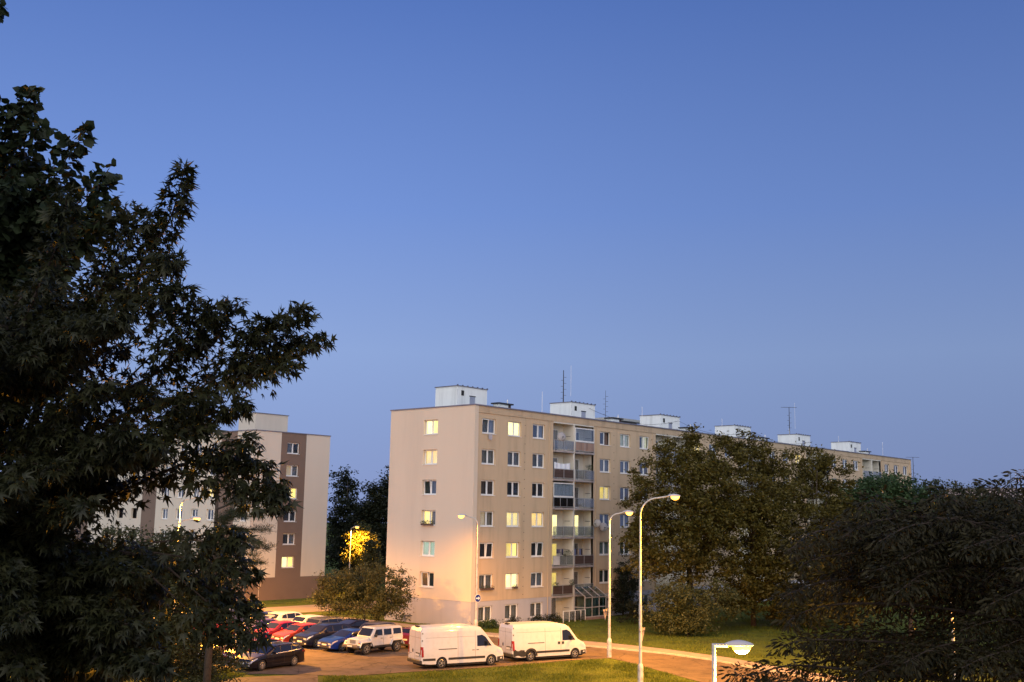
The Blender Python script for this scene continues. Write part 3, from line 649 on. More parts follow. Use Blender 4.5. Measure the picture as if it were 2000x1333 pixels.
for a0, a1, mm in bands:
    hs = [(c, c+1.5, z-WH, z) for c in cols for z in zt2 if a0 < c < a1]
    b = MB(); wall_with_holes(b, a0, a1, zpl, ZT2-.05, hs, Pl, .3); b.build('wall' if mm is m_cream else 'stripe_wall', mm, nb)
b = MB(); wall_with_holes(b, YB, 104, Z0-.3, zpl, [], Pl, .3); b.build('plinth_wall', m_brown, nb)
for i, c in enumerate(cols):
    for j, z in enumerate(zt2):
        if c > 66 and j > 1: continue
        window(nb, (XA, c+1.5, z-WH), R(-90), 1.5, WH, 'lit' if (i, j) in ((1, 2), (2, 5)) else extra[(i*3+j*2) % 7], rec=.2)
b = MB(); b.quad((XA+.9, YB, Z0), (XA+.9, 104, Z0), (XA+.9, 104, ZT2-.3), (XA+.9, YB, ZT2-.3)); b.quad((XA, YB+.95, Z0), (XA+LW, YB+.95, Z0), (XA+LW, YB+.95, ZT2-.3), (XA, YB+.95, ZT2-.3)); b.build('inner_wall', m_room, nb)
b = MB(); b.box(XA+.1, XA+LW-.1, YB+.1, 103.9, ZT2-.2, ZT2-.06); b.build('roof', m_roof, nb)
b = MB(); b.quad((XA+LW, YB, Z0), (XA+LW, 104, Z0), (XA+LW, 104, ZT2-.05), (XA+LW, YB, ZT2-.05)); b.box(XA+LW+.001, XA+LW+.55, YB+2.2, YB+20, Z0, ZT2-.9); b.build('side_wall', m_brown, nb)
b = MB(); b.box(XA-.08, XA+LW+.08, YB-.08, YB+.2, ZT2-.05, ZT2+.06); b.box(XA-.08, XA+.2, YB+.2, 104, ZT2-.05, ZT2+.06); b.box(XA+LW-.2, XA+LW+.08, YB+.2, 104, ZT2-.05, ZT2+.06); b.build('parapet_cap', m_cap, nb)
b = MB(); b.box(XA+LW+.0, XA+LW+1.6, YB+4.5, YB+9, ZT2-.95, ZT2-.85); b.build('canopy', m_cap, nb)
for i in range(6):
    z = zt2[i]-2.3
    b = MB(); b.box(XA+LW+.56, XA+LW+1.45, YB+4.5, YB+8.5, z-.15, z); sl2 = b.build('balcony', m_conc, nb)
    b = MB(); b.box(XA+LW+1.40, XA+LW+1.44, YB+4.5, YB+8.5, z+.1, z+1.0); b.box(XA+LW+.58, XA+LW+1.39, YB+4.5, YB+4.54, z+.1, z+1.0); b.build('balcony_panel', g_rail, sl2)
    b = MB()
    for q in ((XA+LW+.57, z), (XA+LW+1.43, z)): b.box(q[0]-.03, q[0]+.03, YB+4.46, YB+4.5, z, z+1.05)
    b.box(XA+LW+.6, XA+LW+1.4, YB+4.46, YB+4.5, z+1.0, z+1.05); b.box(XA+LW+.6, XA+LW+1.4, YB+4.46, YB+4.5, z+.02, z+.08); b.build('balcony_frame', m_white, sl2)
for (y0, w0_) in ((47.2, 6.0), (65.5, 6.0)):
    b = MB(); b.box(XA+2.6, XA+9.1-1.5, y0, y0+w0_*.6, ZT2-.1, ZT2+2.45); rh = b.build('roof_house', m_cream, nb)
    b = MB(); b.box(XA+2.5, XA+7.7, y0-.1, y0+w0_*.6+.1, ZT2+2.45, ZT2+2.53); b.build('roof_edge', m_cap, rh)
    b = MB(); b.box(XA+2.57, XA+2.6, y0+1, y0+1.3, ZT2+1.5, ZT2+1.8); b.build('vent', m_grille, rh)

# far block at the right edge
fb = thing('apartment_building', 'distant pale pink flat-roofed block beyond the trees', 'building', (0, 0, 0))
c0 = at(1955, 957, 190); c1 = at(2120, 956, 175); m_pink = mat('render_pink', (.50, .38, .36), rough=.9, var=.06)
ux = Vector((1, 0, 0)); dirv = Vector((c1.x-c0.x, c1.y-c0.y, 0)).normalized(); nrm = Vector((dirv.y, -dirv.x, 0))
if nrm.dot(CAM-c0) < 0: nrm = -nrm
b = MB(); q = []
for (aa, dd) in ((0, 0), (40, 0), (40, -11), (0, -11)): q.append(c0+dirv*aa+nrm*dd)
zt = c0.z
for i in range(4): b.quad((q[i].x, q[i].y, -2), (q[(i+1) % 4].x, q[(i+1) % 4].y, -2), (q[(i+1) % 4].x, q[(i+1) % 4].y, zt), (q[i].x, q[i].y, zt))
b.poly([(p.x, p.y, zt) for p in q]); b.build('wall', m_pink, fb)
for r in range(4):
    for k in range(9):
        p = c0+dirv*(1.4+k*3.6)+nrm*.03; p2 = p+dirv*1.8; b = MB(); z1_ = zt-1.9-2.8*r
        b.quad((p.x, p.y, z1_-1.4), (p2.x, p2.y, z1_-1.4), (p2.x, p2.y, z1_), (p.x, p.y, z1_)); wn = b.build('window', mat('far_window', (.10, .11, .14), rough=.15, var=.1), fb)
        b = MB(); p = p+nrm*.02; p2 = p2+nrm*.02; b.quad((p.x, p.y, z1_-1.5), (p2.x, p2.y, z1_-1.5), (p2.x, p2.y, z1_-1.4), (p.x, p.y, z1_-1.4)); b.build('sill', m_white, wn)
pa = c0+dirv*2.2; antenna((pa.x, pa.y, zt), 3.0, 'small aerial on the roof of the distant pink block')
fb2 = thing('apartment_building', 'distant pale flat roof edge showing between far tree crowns', 'building', (0, 0, 0))
p = at(1868, 957, 240); b = MB(); b.box(p.x-6, p.x+30, p.y-14, p.y, -2, p.z); b.build('wall', m_pink, fb2); b = MB(); b.box(p.x-6.2, p.x+30.2, p.y-14.2, p.y+.2, p.z, p.z+.25); b.build('roof', m_cap, fb2)
# the viewer's own block, out of view: added and sized to shade near trees
ob = thing('apartment_building', 'unseen grey apartment block added behind the viewpoint to shade near trees', 'building', (CAM.x-_fw.x*4.5, CAM.y-_fw.y*4.5, 0), math.atan2(_rt.y, _rt.x))
b = MB(); b.box(-30, 26, -12, 0, -.3, 13); b.build('wall', m_plinth, ob); b = MB(); b.box(-30.2, 26.2, -12.2, .2, 13, 13.2); b.build('roof', m_cap, ob)

# ------------------------------------------------------------------ street lamps
m_post = mat('lamp_post_paint', (.52, .49, .44), rough=.6, var=.18, scale=3, bump=.1, dirt=(.20, .16, .12))
m_head = mat('lamp_housing', (.50, .47, .46), rough=.45, var=.08)
m_bowl = emit('lamp_bowl', (1.0, .40, .04), 6)
SOD = (1.0, .40, .035)
def street_lamp(base, h, ang, arm, label, power, style='mast', bowl=1.0):
    t = thing('street_lamp', label, 'street lamp', base, 0, 'sodium street lamps'); c, s_ = math.cos(ang), math.sin(ang)
    if style == 'mast':
        b = MB(); b.lathe([(.17, -.1), (.17, 1.05), (.165, 1.15), (.13, 1.27), (.08, 1.33), (.03, 1.34)], 'z', 16); b.build('base_sleeve', m_post, t, smooth=True)
        zs = h-1.25
        b = MB(); b.lathe([(.095, 1.2), (.09, h*.42), (.088, h*.42+.02), (.075, h*.42+.05), (.07, h*.70), (.058, h*.70+.06), (.05, zs)], 'z', 12); b.build('post', m_post, t, smooth=True)
        pts = [(0, 0, zs-.05)]
        for i in range(1, 9):
            a = math.pi/2*i/8; rr = min(arm*.62, 1.1); pts.append((c*rr*(1-math.cos(a)), s_*rr*(1-math.cos(a)), zs+rr*math.sin(a)))
        rr = min(arm*.62, 1.1); pts.append((c*arm, s_*arm, zs+rr+.12)); zh = zs+rr+.12
        b = MB(); b.tube(pts, [.05]*len(pts), 8); b.build('arm', m_post, t, smooth=True)
    else:
        b = MB(); b.tube([(0, 0, -.1), (0, 0, h)], .055, 10); b.build('post', m_post, t, smooth=True)
        b = MB(); b.tube([(c*-.05, s_*-.05, h), (c*arm, s_*arm, h)], .05, 8); b.build('arm', m_post, t); zh = h
    hd = MB(); n = 12; L_ = .78; prof = []
    for i in range(n+1):
        q = i/n; wd = .035+.15*math.sin(math.pi*min(1, q*.93+.05))**.7; hg = .04+.11*math.sin(math.pi*min(1, q*.95+.03))**.8; prof.append((q*L_-.08, wd, hg))
    for (x, wd, hg) in prof:
        for k in range(9):
            a = math.pi*k/8; hd.v.append((x, wd*math.cos(a), hg*math.sin(a)))
    for i in range(n):
        for k in range(8): hd.f.append((i*9+k, i*9+k+1, (i+1)*9+k+1, (i+1)*9+k)); hd.mi.append(0)
    for i in range(n): hd.f.append((i*9, (i+1)*9, (i+1)*9+8, i*9+8)); hd.mi.append(0)
    ho = hd.build('lamp_head', m_head, t, (c*arm, s_*arm, zh), ang, smooth=True)
    bo = MB(); nn = 10
    for i in range(5):
        f = i/4*math.pi/2
        for k in range(nn): a = 2*math.pi*k/nn; bo.v.append((.38+.27*math.cos(f)*math.cos(a), .16*math.cos(f)*math.sin(a), -.003-.24*bowl*math.sin(f)))
    for i in range(4):
        for k in range(nn): bo.f.append((i*nn+k, i*nn+(k+1) % nn, (i+1)*nn+(k+1) % nn, (i+1)*nn+k)); bo.mi.append(0)
    bo.build('lamp_bowl', m_bowl, ho, smooth=True)
    ld = bpy.data.lights.new('lamp_light', 'SPOT' if style == 'mast' else 'POINT'); ld.energy = power; ld.color = SOD; ld.shadow_soft_size = .07
    if style == 'mast': ld.spot_size = R(178); ld.spot_blend = .6
    lo = bpy.data.objects.new('lamp_light', ld); COL.objects.link(lo); lo.parent = t; lo.location = (c*(arm+.4), s_*(arm+.4), zh-.42)
    return t
ANG_R = math.atan2(_rt.y, _rt.x); ANG_L = ANG_R+math.pi
PW = 52000
pA = ground(1251, 1341); street_lamp((pA.x, pA.y, 0), 11.25, ANG_R, 1.75, 'tall street lamp over the lawn with rust-marked base sleeve, nearest the road bend', PW*.26)
pB = ground(1190, 1284); street_lamp((pB.x, pB.y, 0), 10.75, ANG_R, 1.05, 'street lamp with pale post standing on the lawn tip beside the road', PW*.46)
street_lamp((-3.75, -4.25, 0), 10.3, ANG_L, 1.05, 'street lamp carrying a blue arrow sign before the peach gable', PW*.07)
pD = at(1394, 1262, 30); street_lamp((pD.x, pD.y, 0), pD.z+.02, ANG_R, .38, 'short path lamp with flat hood and straight bracket arm', 9000, 'path', .95)
pAssumed = at(250, 1480, 20); street_lamp((pAssumed.x, pAssumed.y, 0), 4.9, ANG_R, .38, 'unseen short path lamp assumed below the silver maple to light its leaves', 2600, 'path', .95)  # assumed lamp out of view, added to tint the maple leaves orange
pE = at(352, 990, 110); street_lamp((pE.x, pE.y, -.4), 11.75, ANG_R, 1.5, 'parking lot lamp with the higher of two heads among maple leaves', PW*1.15)
pE2 = at(350, 1002, 84); street_lamp((pE2.x, pE2.y, 0), 9.8, ANG_R, 1.0, 'parking lot lamp with the lower of two heads among maple leaves', PW*1.15)
pF = at(686, 1020, 150); street_lamp((pF.x, pF.y, -.7), 9.6, ANG_R, .45, 'far street lamp shining into a tree between the two blocks', PW*.5)
pG = at(1850, 1000, 57); street_lamp((pG.x, pG.y, 0), 10.75, ANG_R, .6, 'street lamp glinting through the dark leaves beyond the roadside', PW*1.15)
# traffic signs
m_signgrey = mat('sign_back', (.42, .36, .33), rough=.5, metal=.3, var=.15)
sg = thing('traffic_sign', 'round blue sign with white arrow pointing right on lamp post', 'traffic sign', (-3.75, -4.40, 3.05))
b = MB(); b.lathe([(.001, .0), (.32, .0), (.32, -.02), (.001, -.02)], 'y', 28); b.build('plate', mat('sign_blue', (.008, .03, .22), rough=.35, var=.06), sg)
b = MB(); b.lathe([(.30, -.022), (.335, -.022), (.335, .004), (.322, .004)], 'y', 28); b.build('rim', m_white, sg)
b = MB(); b.box(-.21, .06, -.028, -.022, -.055, .055); b.add([(.05, -.028, -.15), (.22, -.028, 0), (.05, -.028, .15), (.05, -.022, -.15), (.22, -.022, 0), (.05, -.022, .15)], [(0, 1, 2), (3, 5, 4), (0, 3, 4, 1), (1, 4, 5, 2), (2, 5, 3, 0)]); b.build('arrow', m_white, sg)
b = MB(); b.bar((0, .012, -.05), (0, .10, -.05), .05); b.build('bracket', m_dark, sg)
sg.rotation_euler.z = R(-6)
def yield_sign(loc, rz, label):
    t = thing('traffic_sign', label, 'traffic sign', loc, rz); a = .45
    tri = lambda s_, y: [(-a*s_, y, .39*s_), (a*s_, y, .39*s_), (0, y, -.39*s_)]
    b = MB(); b.poly(tri(1, 0)[::-1]); b.poly(tri(1, .02)); 
    for i in range(3): p, q = tri(1, 0), tri(1, .02); b.quad(p[i], p[(i+1) % 3], q[(i+1) % 3], q[i])
    b.build('plate', m_signgrey, t); b = MB(); b.poly(tri(.97, .024)); b.build('red_border', mat('sign_red', (.45, .02, .02), rough=.4), t); b = MB(); b.poly(tri(.66, .028)); b.build('white_field', m_white, t)
    b = MB(); b.box(-.4, .4, -.03, -.002, .20, .24); b.build('rail', m_dark, t)
yield_sign((pB.x-.17, pB.y+.24, 2.95), R(16), 'triangular sign seen from behind on the lawn-tip lamp post')
yield_sign((pA.x+.26, pA.y+.04, 2.95), R(12), 'triangular sign seen from behind on the tall lamp post')
pS = ground(504, 1174, -.3); sp_ = thing('sign_post', 'thin post with small box before the striped block', 'sign post', (pS.x, pS.y, -.6)); b = MB(); b.tube([(0, 0, 0), (0, 0, 2.6)], .03, 6); b.build('pole', m_signgrey, sp_); b = MB(); b.box(-.05, .25, -.1, .1, 1.9, 2.4); b.build('plate', m_signgrey, sp_)

# ------------------------------------------------------------------ vehicles
m_tyre = mat('tyre_rubber', (.018, .018, .02), rough=.85, var=.2); m_rim = mat('alloy', (.50, .49, .48), rough=.35, metal=.75, var=.08); m_blk = mat('black_plastic', (.022, .022, .024), rough=.55, var=.2)
g_car = mat('car_glass', (.012, .014, .02), rough=.04, var=.1, spec=.6); m_hl = mat('headlight', (.62, .64, .68), rough=.08, var=.1, metal=.35); m_tl = mat('taillight', (.28, .012, .012), rough=.15, var=.1); m_plate = mat('number_plate', (.68, .66, .6), rough=.5, var=.06)
m_seam = mat('panel_gap', (.05, .045, .045), rough=.8); m_chrome = mat('chrome_strip', (.6, .6, .62), rough=.15, metal=.9, var=.05); m_amber = mat('indicator', (.5, .16, .02), rough=.2)
m_under = mat('underbody', (.012, .012, .012), rough=.9)
def wheel_meshes(r, wd=.2, spokes=5, steel=False):
    b = MB(); b.lathe([(r*.62, -wd/2), (r*.93, -wd/2), (r, -wd/2+.03), (r, wd/2-.03), (r*.93, wd/2), (r*.62, wd/2)], 'y', 24); ty = b.mesh('tyre', m_tyre, True)
    b = MB(); q = r*.64
    b.lathe([(q, -wd/2+.005), (q*.9, -wd/2+.0), (q*.88, -wd/2+.03)], 'y', 24)
    b.cur = 1; b.lathe([(q*.9, -wd/2+.06), (.001, -wd/2+.05)], 'y', 24); b.cur = 0
    for k in range(spokes):
        a = 2*math.pi*k/spokes
        b.bar((q*.12*math.cos(a), -wd/2+.018, q*.12*math.sin(a)), (q*.92*math.cos(a), -wd/2+.012, q*.92*math.sin(a)), r*(.19 if spokes <= 6 else .10), .03)
    b.lathe([(q*.24, -wd/2+.02), (q*.22, -wd/2-.002), (.001, -wd/2-.006)], 'y', 12)
    return ty, b.mesh('rim', [m_rim, m_under], False)
def interp(pts, x): return float(np.interp(x, [p[0] for p in pts], [p[1] for p in pts]))
class Car:
    def __init__(s, L, W, top, belt, wx, wr, sill=.2, tumble=.30, round_=.14, pw=6, base_w=.955):
        s.L, s.W, s.top, s.belt, s.wx, s.wr, s.sill, s.tm, s.rd, s.pw, s.bw = L, W, top, belt, wx, wr, sill, tumble, round_, pw, base_w
    def zt(s, x): return interp(s.top, x)
    def zb(s, x): return min(interp(s.belt, x), s.zt(x)-.03)
    def wd(s, x): return s.W*(1-s.rd*(abs(x)/(s.L/2))**s.pw)
    def z0(s, x):
        z = s.sill+.06*max(0, (abs(x)/(s.L/2)-.8)/.2)
        for c in s.wx:
            ra = s.wr+.055
            if abs(x-c) < ra: z = max(z, s.wr+math.sqrt(max(0, ra*ra-(x-c)**2)))
        return min(z, s.zb(x)-.05)
    def side(s, x, z):
        zb, z0 = s.zb(x), s.sill
        if z <= zb: q = max(0, (z-z0)/(zb-z0)); return s.wd(x)*(s.bw+(1-s.bw)*math.sin(math.pi*min(1, q*.72+.16)))
        return s.wd(x)*(s.bw+(1-s.bw)*math.sin(math.pi*.88))-s.tm*(z-zb)
    def ze(s, x): return s.zt(x)-.075*min(1, max(.15, (s.zt(x)-s.zb(x))/.25))
    def section(s, x):
        z0, zb, ze = s.z0(x), s.zb(x), s.ze(x); p = [(s.side(x, z), z) for z in np.linspace(z0, zb, 6)]
        ze = max(ze, zb+.005)
        p += [(s.side(x, z), z) for z in np.linspace(zb, ze, 5)[1:]]; ye = p[-1][0]; zt = s.zt(x)
        dz = zt-ze
        return p+[(ye*.965, ze+dz*.55), (ye*.86, ze+dz*.83), (ye*.5, zt-dz*.03), (0, zt)]
    def stations(s):
        xs = list(np.arange(-s.L/2, s.L/2, .075))+[s.L/2]
        for c in s.wx: xs += [c-s.wr-.056, c+s.wr+.056, c-s.wr-.045, c+s.wr+.045]
        xs += [p[0] for p in s.top]; return sorted({round(min(max(x, -s.L/2), s.L/2), 3) for x in xs})
    def body(s):
        b = MB(); xs = s.stations(); secs = [s.section(x) for x in xs]; n = len(secs[0])
        for x, sc_ in zip(xs, secs):
            for (y, z) in sc_: b.v.append((x, -y, z))
            for (y, z) in sc_[::-1][1:]: b.v.append((x, y, z))
        m = 2*n-1
        for i in range(len(xs)-1):
            for k in range(m-1): b.f.append((i*m+k, i*m+k+1, (i+1)*m+k+1, (i+1)*m+k)); b.mi.append(0)
        b.f.append(tuple(range(m))[::-1]); b.mi.append(0); o = (len(xs)-1)*m; b.f.append(tuple(o+k for k in range(m))); b.mi.append(0)
        return b
    def side_poly(s, b, pts, sgn, off=.006):
        cx = sum(p[0] for p in pts)/len(pts); cz = sum(p[1] for p in pts)/len(pts); v = [(cx, sgn*(s.side(cx, cz)+off), cz)]+[(x, sgn*(s.side(x, z)+off), z) for x, z in pts]
        k = len(pts); b.add(v, [(0, 1+i, 1+(i+1) % k) for i in range(k)])
    def side_strip(s, b, pts, sgn, wd, off=.006):
        for (xa, za), (xb, zb) in zip(pts, pts[1:]):
            n = max(1, int(abs(xb-xa)/.3)+int(abs(zb-za)/.2)); vert = abs(zb-za) > abs(xb-xa)
            for i in range(n):
                p = [(xa+(xb-xa)*t, za+(zb-za)*t) for t in (i/n, (i+1)/n)]; q = []
                for (x, z), e in ((p[0], -1), (p[1], -1), (p[1], 1), (p[0], 1)):
                    x2, z2 = (x+e*wd/2, z) if vert else (x, z+e*wd/2); q.append((x2, sgn*(s.side(x2, z2)+off), z2))
                b.quad(*q)
    def top_patch(s, x0, x1, ins0=.07, ins1=.07, off=.008, n=6, k=8):
        b = MB()
        for i in range(n+1):
            x = x0+(x1-x0)*i/n; sc_ = s.section(x)[-5:]; ins = ins0+(ins1-ins0)*i/n; ye = sc_[0][0]-ins
            for j in range(k+1):
                y = ye*(2*j/k-1); z = np.interp(abs(y), [q[0] for q in sc_[::-1]], [q[1] for q in sc_[::-1]]); b.v.append((x, y, float(z)+off))
        for i in range(n):
            for j in range(k): b.f.append((i*(k+1)+j, i*(k+1)+j+1, (i+1)*(k+1)+j+1, (i+1)*(k+1)+j)); b.mi.append(0)
        return b
def smooth_angle(o, deg=38):
    me = o.data; me.polygons.foreach_set('use_smooth', [True]*len(me.polygons))
    try: me.set_sharp_from_angle(angle=R(deg))
    except Exception: pass
    return o
def add_wheels(t, car, spokes, r, wd=.2):
    ty, ri = wheel_meshes(r, wd, spokes)
    for x in car.wx:
        for sgn in (-1, 1):
            o = place('wheel', ty, t, (x, sgn*(car.W-.02-wd/2), r), 0 if sgn < 0 else math.pi); place('rim', ri, o)
def underbody(t, car):
    b = MB(); b.box(-car.L/2+.25, car.L/2-.25, -(car.W-.27), car.W-.27, .17, .62); b.box(-car.L/2+.3, car.wx[0]-car.wr-.08, -(car.W-.1), car.W-.1, .21, .5); b.box(car.wx[0]+car.wr+.08, car.wx[1]-car.wr-.08, -(car.W-.07), car.W-.07, .17, .5); b.box(car.wx[1]+car.wr+.08, car.L/2-.3, -(car.W-.12), car.W-.12, .22, .5); b.build('underbody', m_under, t)
def car_parts(t, car, col, sidewin, wsx, rwx, spokes=5, chrome=False, plate_f=True, rails=False, nose=.66, tail=.9):
    bo = smooth_angle(car.body().build('body', col, t, fix=True)); underbody(t, car); add_wheels(t, car, spokes, car.wr)
    b = car.top_patch(*wsx, .05, .05); smooth_angle(b.build('windscreen', g_car, t))
    b = car.top_patch(*rwx, .06, .08); smooth_angle(b.build('rear_window', g_car, t))
    for sgn in (-1, 1):
        for p in sidewin: b = MB(); car.side_poly(b, p, sgn); b.build('side_window', g_car, t)
        xs = [p[0] for q in sidewin for p in q]; lo_ = min(q[0][1] for q in sidewin)
        b = MB()
        for xd in (wsx[0]+.55, wsx[0]+1.55, wsx[0]+2.45): car.side_strip(b, [(xd, car.sill+.12), (xd, car.zb(xd)-.03)], sgn, .014, .003)
        car.side_strip(b, [(wsx[0]+.56, car.sill+.13), (wsx[0]+2.4, car.sill+.13)], sgn, .014, .003); b.build('door_gap', m_seam, t)
        for xd in (wsx[0]+1.38, wsx[0]+2.3): b = MB(); y = sgn*(car.side(xd, car.zb(xd)-.1)+.012); b.box(xd-.10, xd+.08, min(y, y-sgn*.02), max(y, y-sgn*.02), car.zb(xd)-.12, car.zb(xd)-.085); b.build('door_handle', col, t)
        if chrome: b = MB(); car.side_strip(b, [(min(xs), car.zb(min(xs))+.015), (max(xs), car.zb(max(xs))+.02)], sgn, .03, .009); b.build('window_trim', m_chrome, t)
        xm = wsx[0]+.62; zm = car.zb(xm)+.07; b = MB(); y0 = sgn*(car.side(xm, zm)-.02); y1 = y0+sgn*.2; b.box(xm-.05, xm+.06, min(y0, y1), max(y0, y1), zm-.06, zm+.08); bevel(b.build('mirror', col, t), .03)
        # lamps
        xf = -car.L/2; yb = car.wd(xf+.12)
        b = MB(); pts = []
        for i in range(5):
            x = xf+.03+.52*i/4; z1 = min(car.zt(x)-.06, nose+.07+.03*i); pts.append((x, z1, z1-.13+.02*i))
        for a, c in zip(pts, pts[1:]): b.quad((a[0], sgn*(car.side(a[0], a[2])+.006), a[2]), (c[0], sgn*(car.side(c[0], c[2])+.006), c[2]), (c[0], sgn*(car.side(c[0], c[1])+.006), c[1]), (a[0], sgn*(car.side(a[0], a[1])+.006), a[1]))
        a = pts[0]; yi = sgn*(car.side(a[0], a[1])-.34); b.quad((xf-.006, yi, a[1]-.09), (xf-.006, sgn*(car.side(xf, a[2])), a[2]), (xf-.006, sgn*(car.side(xf, a[1])), a[1]), (xf-.006, yi, a[1])); b.build('headlight', m_hl, t)
        b = MB(); b.box(xf-.012, xf+.02, min(sgn*.55, sgn*.75), max(sgn*.55, sgn*.75), .33, .41); b.build('fog_light', m_hl, t)
        xr = car.L/2; b = MB(); zt_ = tail
        car.side_poly(b, [(xr-.30, zt_-.05), (xr-.02, zt_-.12), (xr-.02, zt_+.04), (xr-.22, zt_+.08)], sgn, .007); b.box(xr-.02, xr+.012, min(sgn*(yb-.32), sgn*(yb-.02)), max(sgn*(yb-.32), sgn*(yb-.02)), zt_-.11, zt_+.03); b.build('taillight', m_tl, t)
        if rails: b = MB(); xa, xb = wsx[1]+.2, rwx[0]-.1; b.tube([(xa, sgn*(car.section(xa)[-4][0]-.02), car.zt(xa)-.02), (xa+.15, sgn*(car.section(xa)[-4][0]-.02), car.zt(xa)+.03), (xb-.15, sgn*(car.section(xb)[-4][0]-.02), car.zt(xb)+.03), (xb, sgn*(car.section(xb)[-4][0]-.02), car.zt(xb)-.02)], .018, 6); b.build('roof_rail', m_chrome, t)
    xf = -car.L/2; b = MB(); b.box(xf-.014, xf+.04, -.42, .42, nose-.12, nose+.0); b.build('grille', m_blk, t); b = MB(); b.box(xf-.010, xf+.04, -.6, .6, .27, .42); b.build('air_intake', m_blk, t)
    b = MB(); b.box(xf-.022, xf-.002, -.26, .26, .44, .55); b.build('number_plate', m_plate, t)
    b = MB(); b.box(car.L/2-.01, car.L/2+.014, -.26, .26, tail-.32, tail-.21); b.build('number_plate', m_plate, t)
    b = MB(); b.box(car.L/2-.01, car.L/2+.012, -car.W*.8, car.W*.8, .24, .36); b.build('bumper_trim', m_blk, t)
    return t
def vehicle(name, label, loc, rz, cat, group=None): return thing(name, label, cat, (loc[0], loc[1], .006), rz, group)
GC = 'cars on the parking lot'
ESTATE = Car(4.80, .92, [(-2.4, .62), (-2.34, .74), (-1.9, .86), (-1.15, .99), (-.35, 1.40), (.1, 1.47), (1.2, 1.47), (1.95, 1.40), (2.2, 1.10), (2.36, .98), (2.40, .60)], [(-2.4, .70), (-1.1, .92), (.3, .95), (2.2, 1.04), (2.4, 1.0)], (-1.45, 1.40), .33)
HATCH = Car(4.15, .87, [(-2.07, .60), (-2.02, .75), (-1.6, .88), (-1.02, 1.0), (-.38, 1.40), (.1, 1.47), (.9, 1.46), (1.45, 1.38), (1.85, 1.02), (2.02, .92), (2.07, .55)], [(-2.07, .70), (-1.0, .93), (.3, .96), (1.9, 1.02), (2.07, .95)], (-1.26, 1.26), .31)
SEDAN = Car(4.65, .90, [(-2.32, .60), (-2.27, .74), (-1.85, .87), (-1.15, .98), (-.35, 1.37), (.1, 1.45), (.8, 1.44), (1.9, 1.10), (2.2, 1.04), (2.30, .95), (2.32, .58)], [(-2.32, .70), (-1.1, .91), (.3, .94), (2.0, 1.02), (2.32, .95)], (-1.36, 1.34), .32)
SUV = Car(4.50, .92, [(-2.25, .72), (-2.2, .88), (-1.8, 1.0), (-1.15, 1.12), (-.45, 1.55), (.0, 1.64), (1.2, 1.64), (1.75, 1.55), (2.1, 1.15), (2.22, 1.02), (2.25, .6)], [(-2.25, .8), (-1.1, 1.05), (.3, 1.08), (2.1, 1.14), (2.25, 1.0)], (-1.32, 1.30), .36, sill=.26)
WIN = {
 'estate': [[(-.72, 1.00), (.12, 1.01), (.12, 1.37), (-.2, 1.34)], [(.18, 1.01), (1.10, 1.04), (1.08, 1.385), (.18, 1.375)], [(1.16, 1.045), (1.92, 1.08), (1.80, 1.30), (1.15, 1.385)]],
 'hatch': [[(-.62, 1.00), (.20, 1.01), (.20, 1.37), (-.16, 1.34)], [(.26, 1.01), (1.05, 1.04), (1.05, 1.36), (.26, 1.375)], [(1.11, 1.05), (1.50, 1.07), (1.40, 1.27), (1.11, 1.34)]],
 'sedan': [[(-.72, .985), (.12, .995), (.12, 1.35), (-.2, 1.31)], [(.18, .995), (1.05, 1.03), (.95, 1.31), (.18, 1.355)], [(1.11, 1.035), (1.55, 1.06), (1.1, 1.24)]],
 'suv': [[(-.78, 1.12), (.10, 1.13), (.10, 1.53), (-.28, 1.49)], [(.16, 1.13), (1.0, 1.16), (1.0, 1.53), (.16, 1.54)], [(1.06, 1.165), (1.6, 1.19), (1.5, 1.42), (1.06, 1.52)]]}
SPEC = {'estate': (ESTATE, (-1.12, -.38), (1.97, 2.19), .66, .92), 'hatch': (HATCH, (-.99, -.41), (1.48, 1.84), .66, .88), 'sedan': (SEDAN, (-1.12, -.38), (.88, 1.80), .66, .90), 'suv': (SUV, (-1.12, -.48), (1.78, 2.08), .80, .98)}
PROTO = {}
def add_car(kind, label, x, y, rz, col, spokes=5, chrome=False, rails=False):
    k = (kind, spokes, chrome, rails)
    if k in PROTO:
        src = PROTO[k]; t = copy_tree(src); t.location = (x, y, .006); t.rotation_euler = (0, 0, rz); t['label'] = label
        for ch in t.children:
            if ch.name.split('.')[0] in ('body', 'door_handle', 'mirror'):
                ch.material_slots[0].link = 'OBJECT'; ch.material_slots[0].material = col
        return t
    c, ws, rw, nose, tail = SPEC[kind]; t = vehicle('parked_car', label, (x, y), rz, 'car', GC)
    car_parts(t, c, col, WIN[kind], ws, rw, spokes, chrome, True, rails, nose, tail); PROTO[k] = t; return t
p_black = paint('paint_black', (.004, .004, .008)); p_navy = paint('paint_navy', (.010, .013, .03)); p_blue = paint('paint_blue', (.010, .035, .20)); p_red = paint('paint_red', (.36, .035, .018)); p_mag = paint('paint_dark_red', (.22, .012, .03))
p_white = paint('paint_white', (.54, .54, .55)); p_purp = paint('paint_violet_blue', (.06, .045, .22)); p_silver = paint('paint_silver', (.42, .41, .40), .5); p_mar = paint('paint_maroon', (.12, .015, .035)); p_grey = paint('paint_grey', (.10, .10, .11), .4); p_dkb = paint('paint_dark_blue', (.02, .03, .12))
add_car('estate', 'black estate car with bright window trim parked apart near the lawn', -27.65, -8.45, R(8), p_black, 9, True, True)
add_car('sedan', 'bright blue saloon parked beside the white off-roader', -17.5, -4.45, R(-2), p_blue)
add_car('suv', 'dark navy off-road car between blue and orange-red cars', -17.7, -1.75, R(-1), p_navy)
add_car('hatch', 'orange-red hatchback parked beside the dark navy off-road car', -18.0, .75, R(-2), p_red)
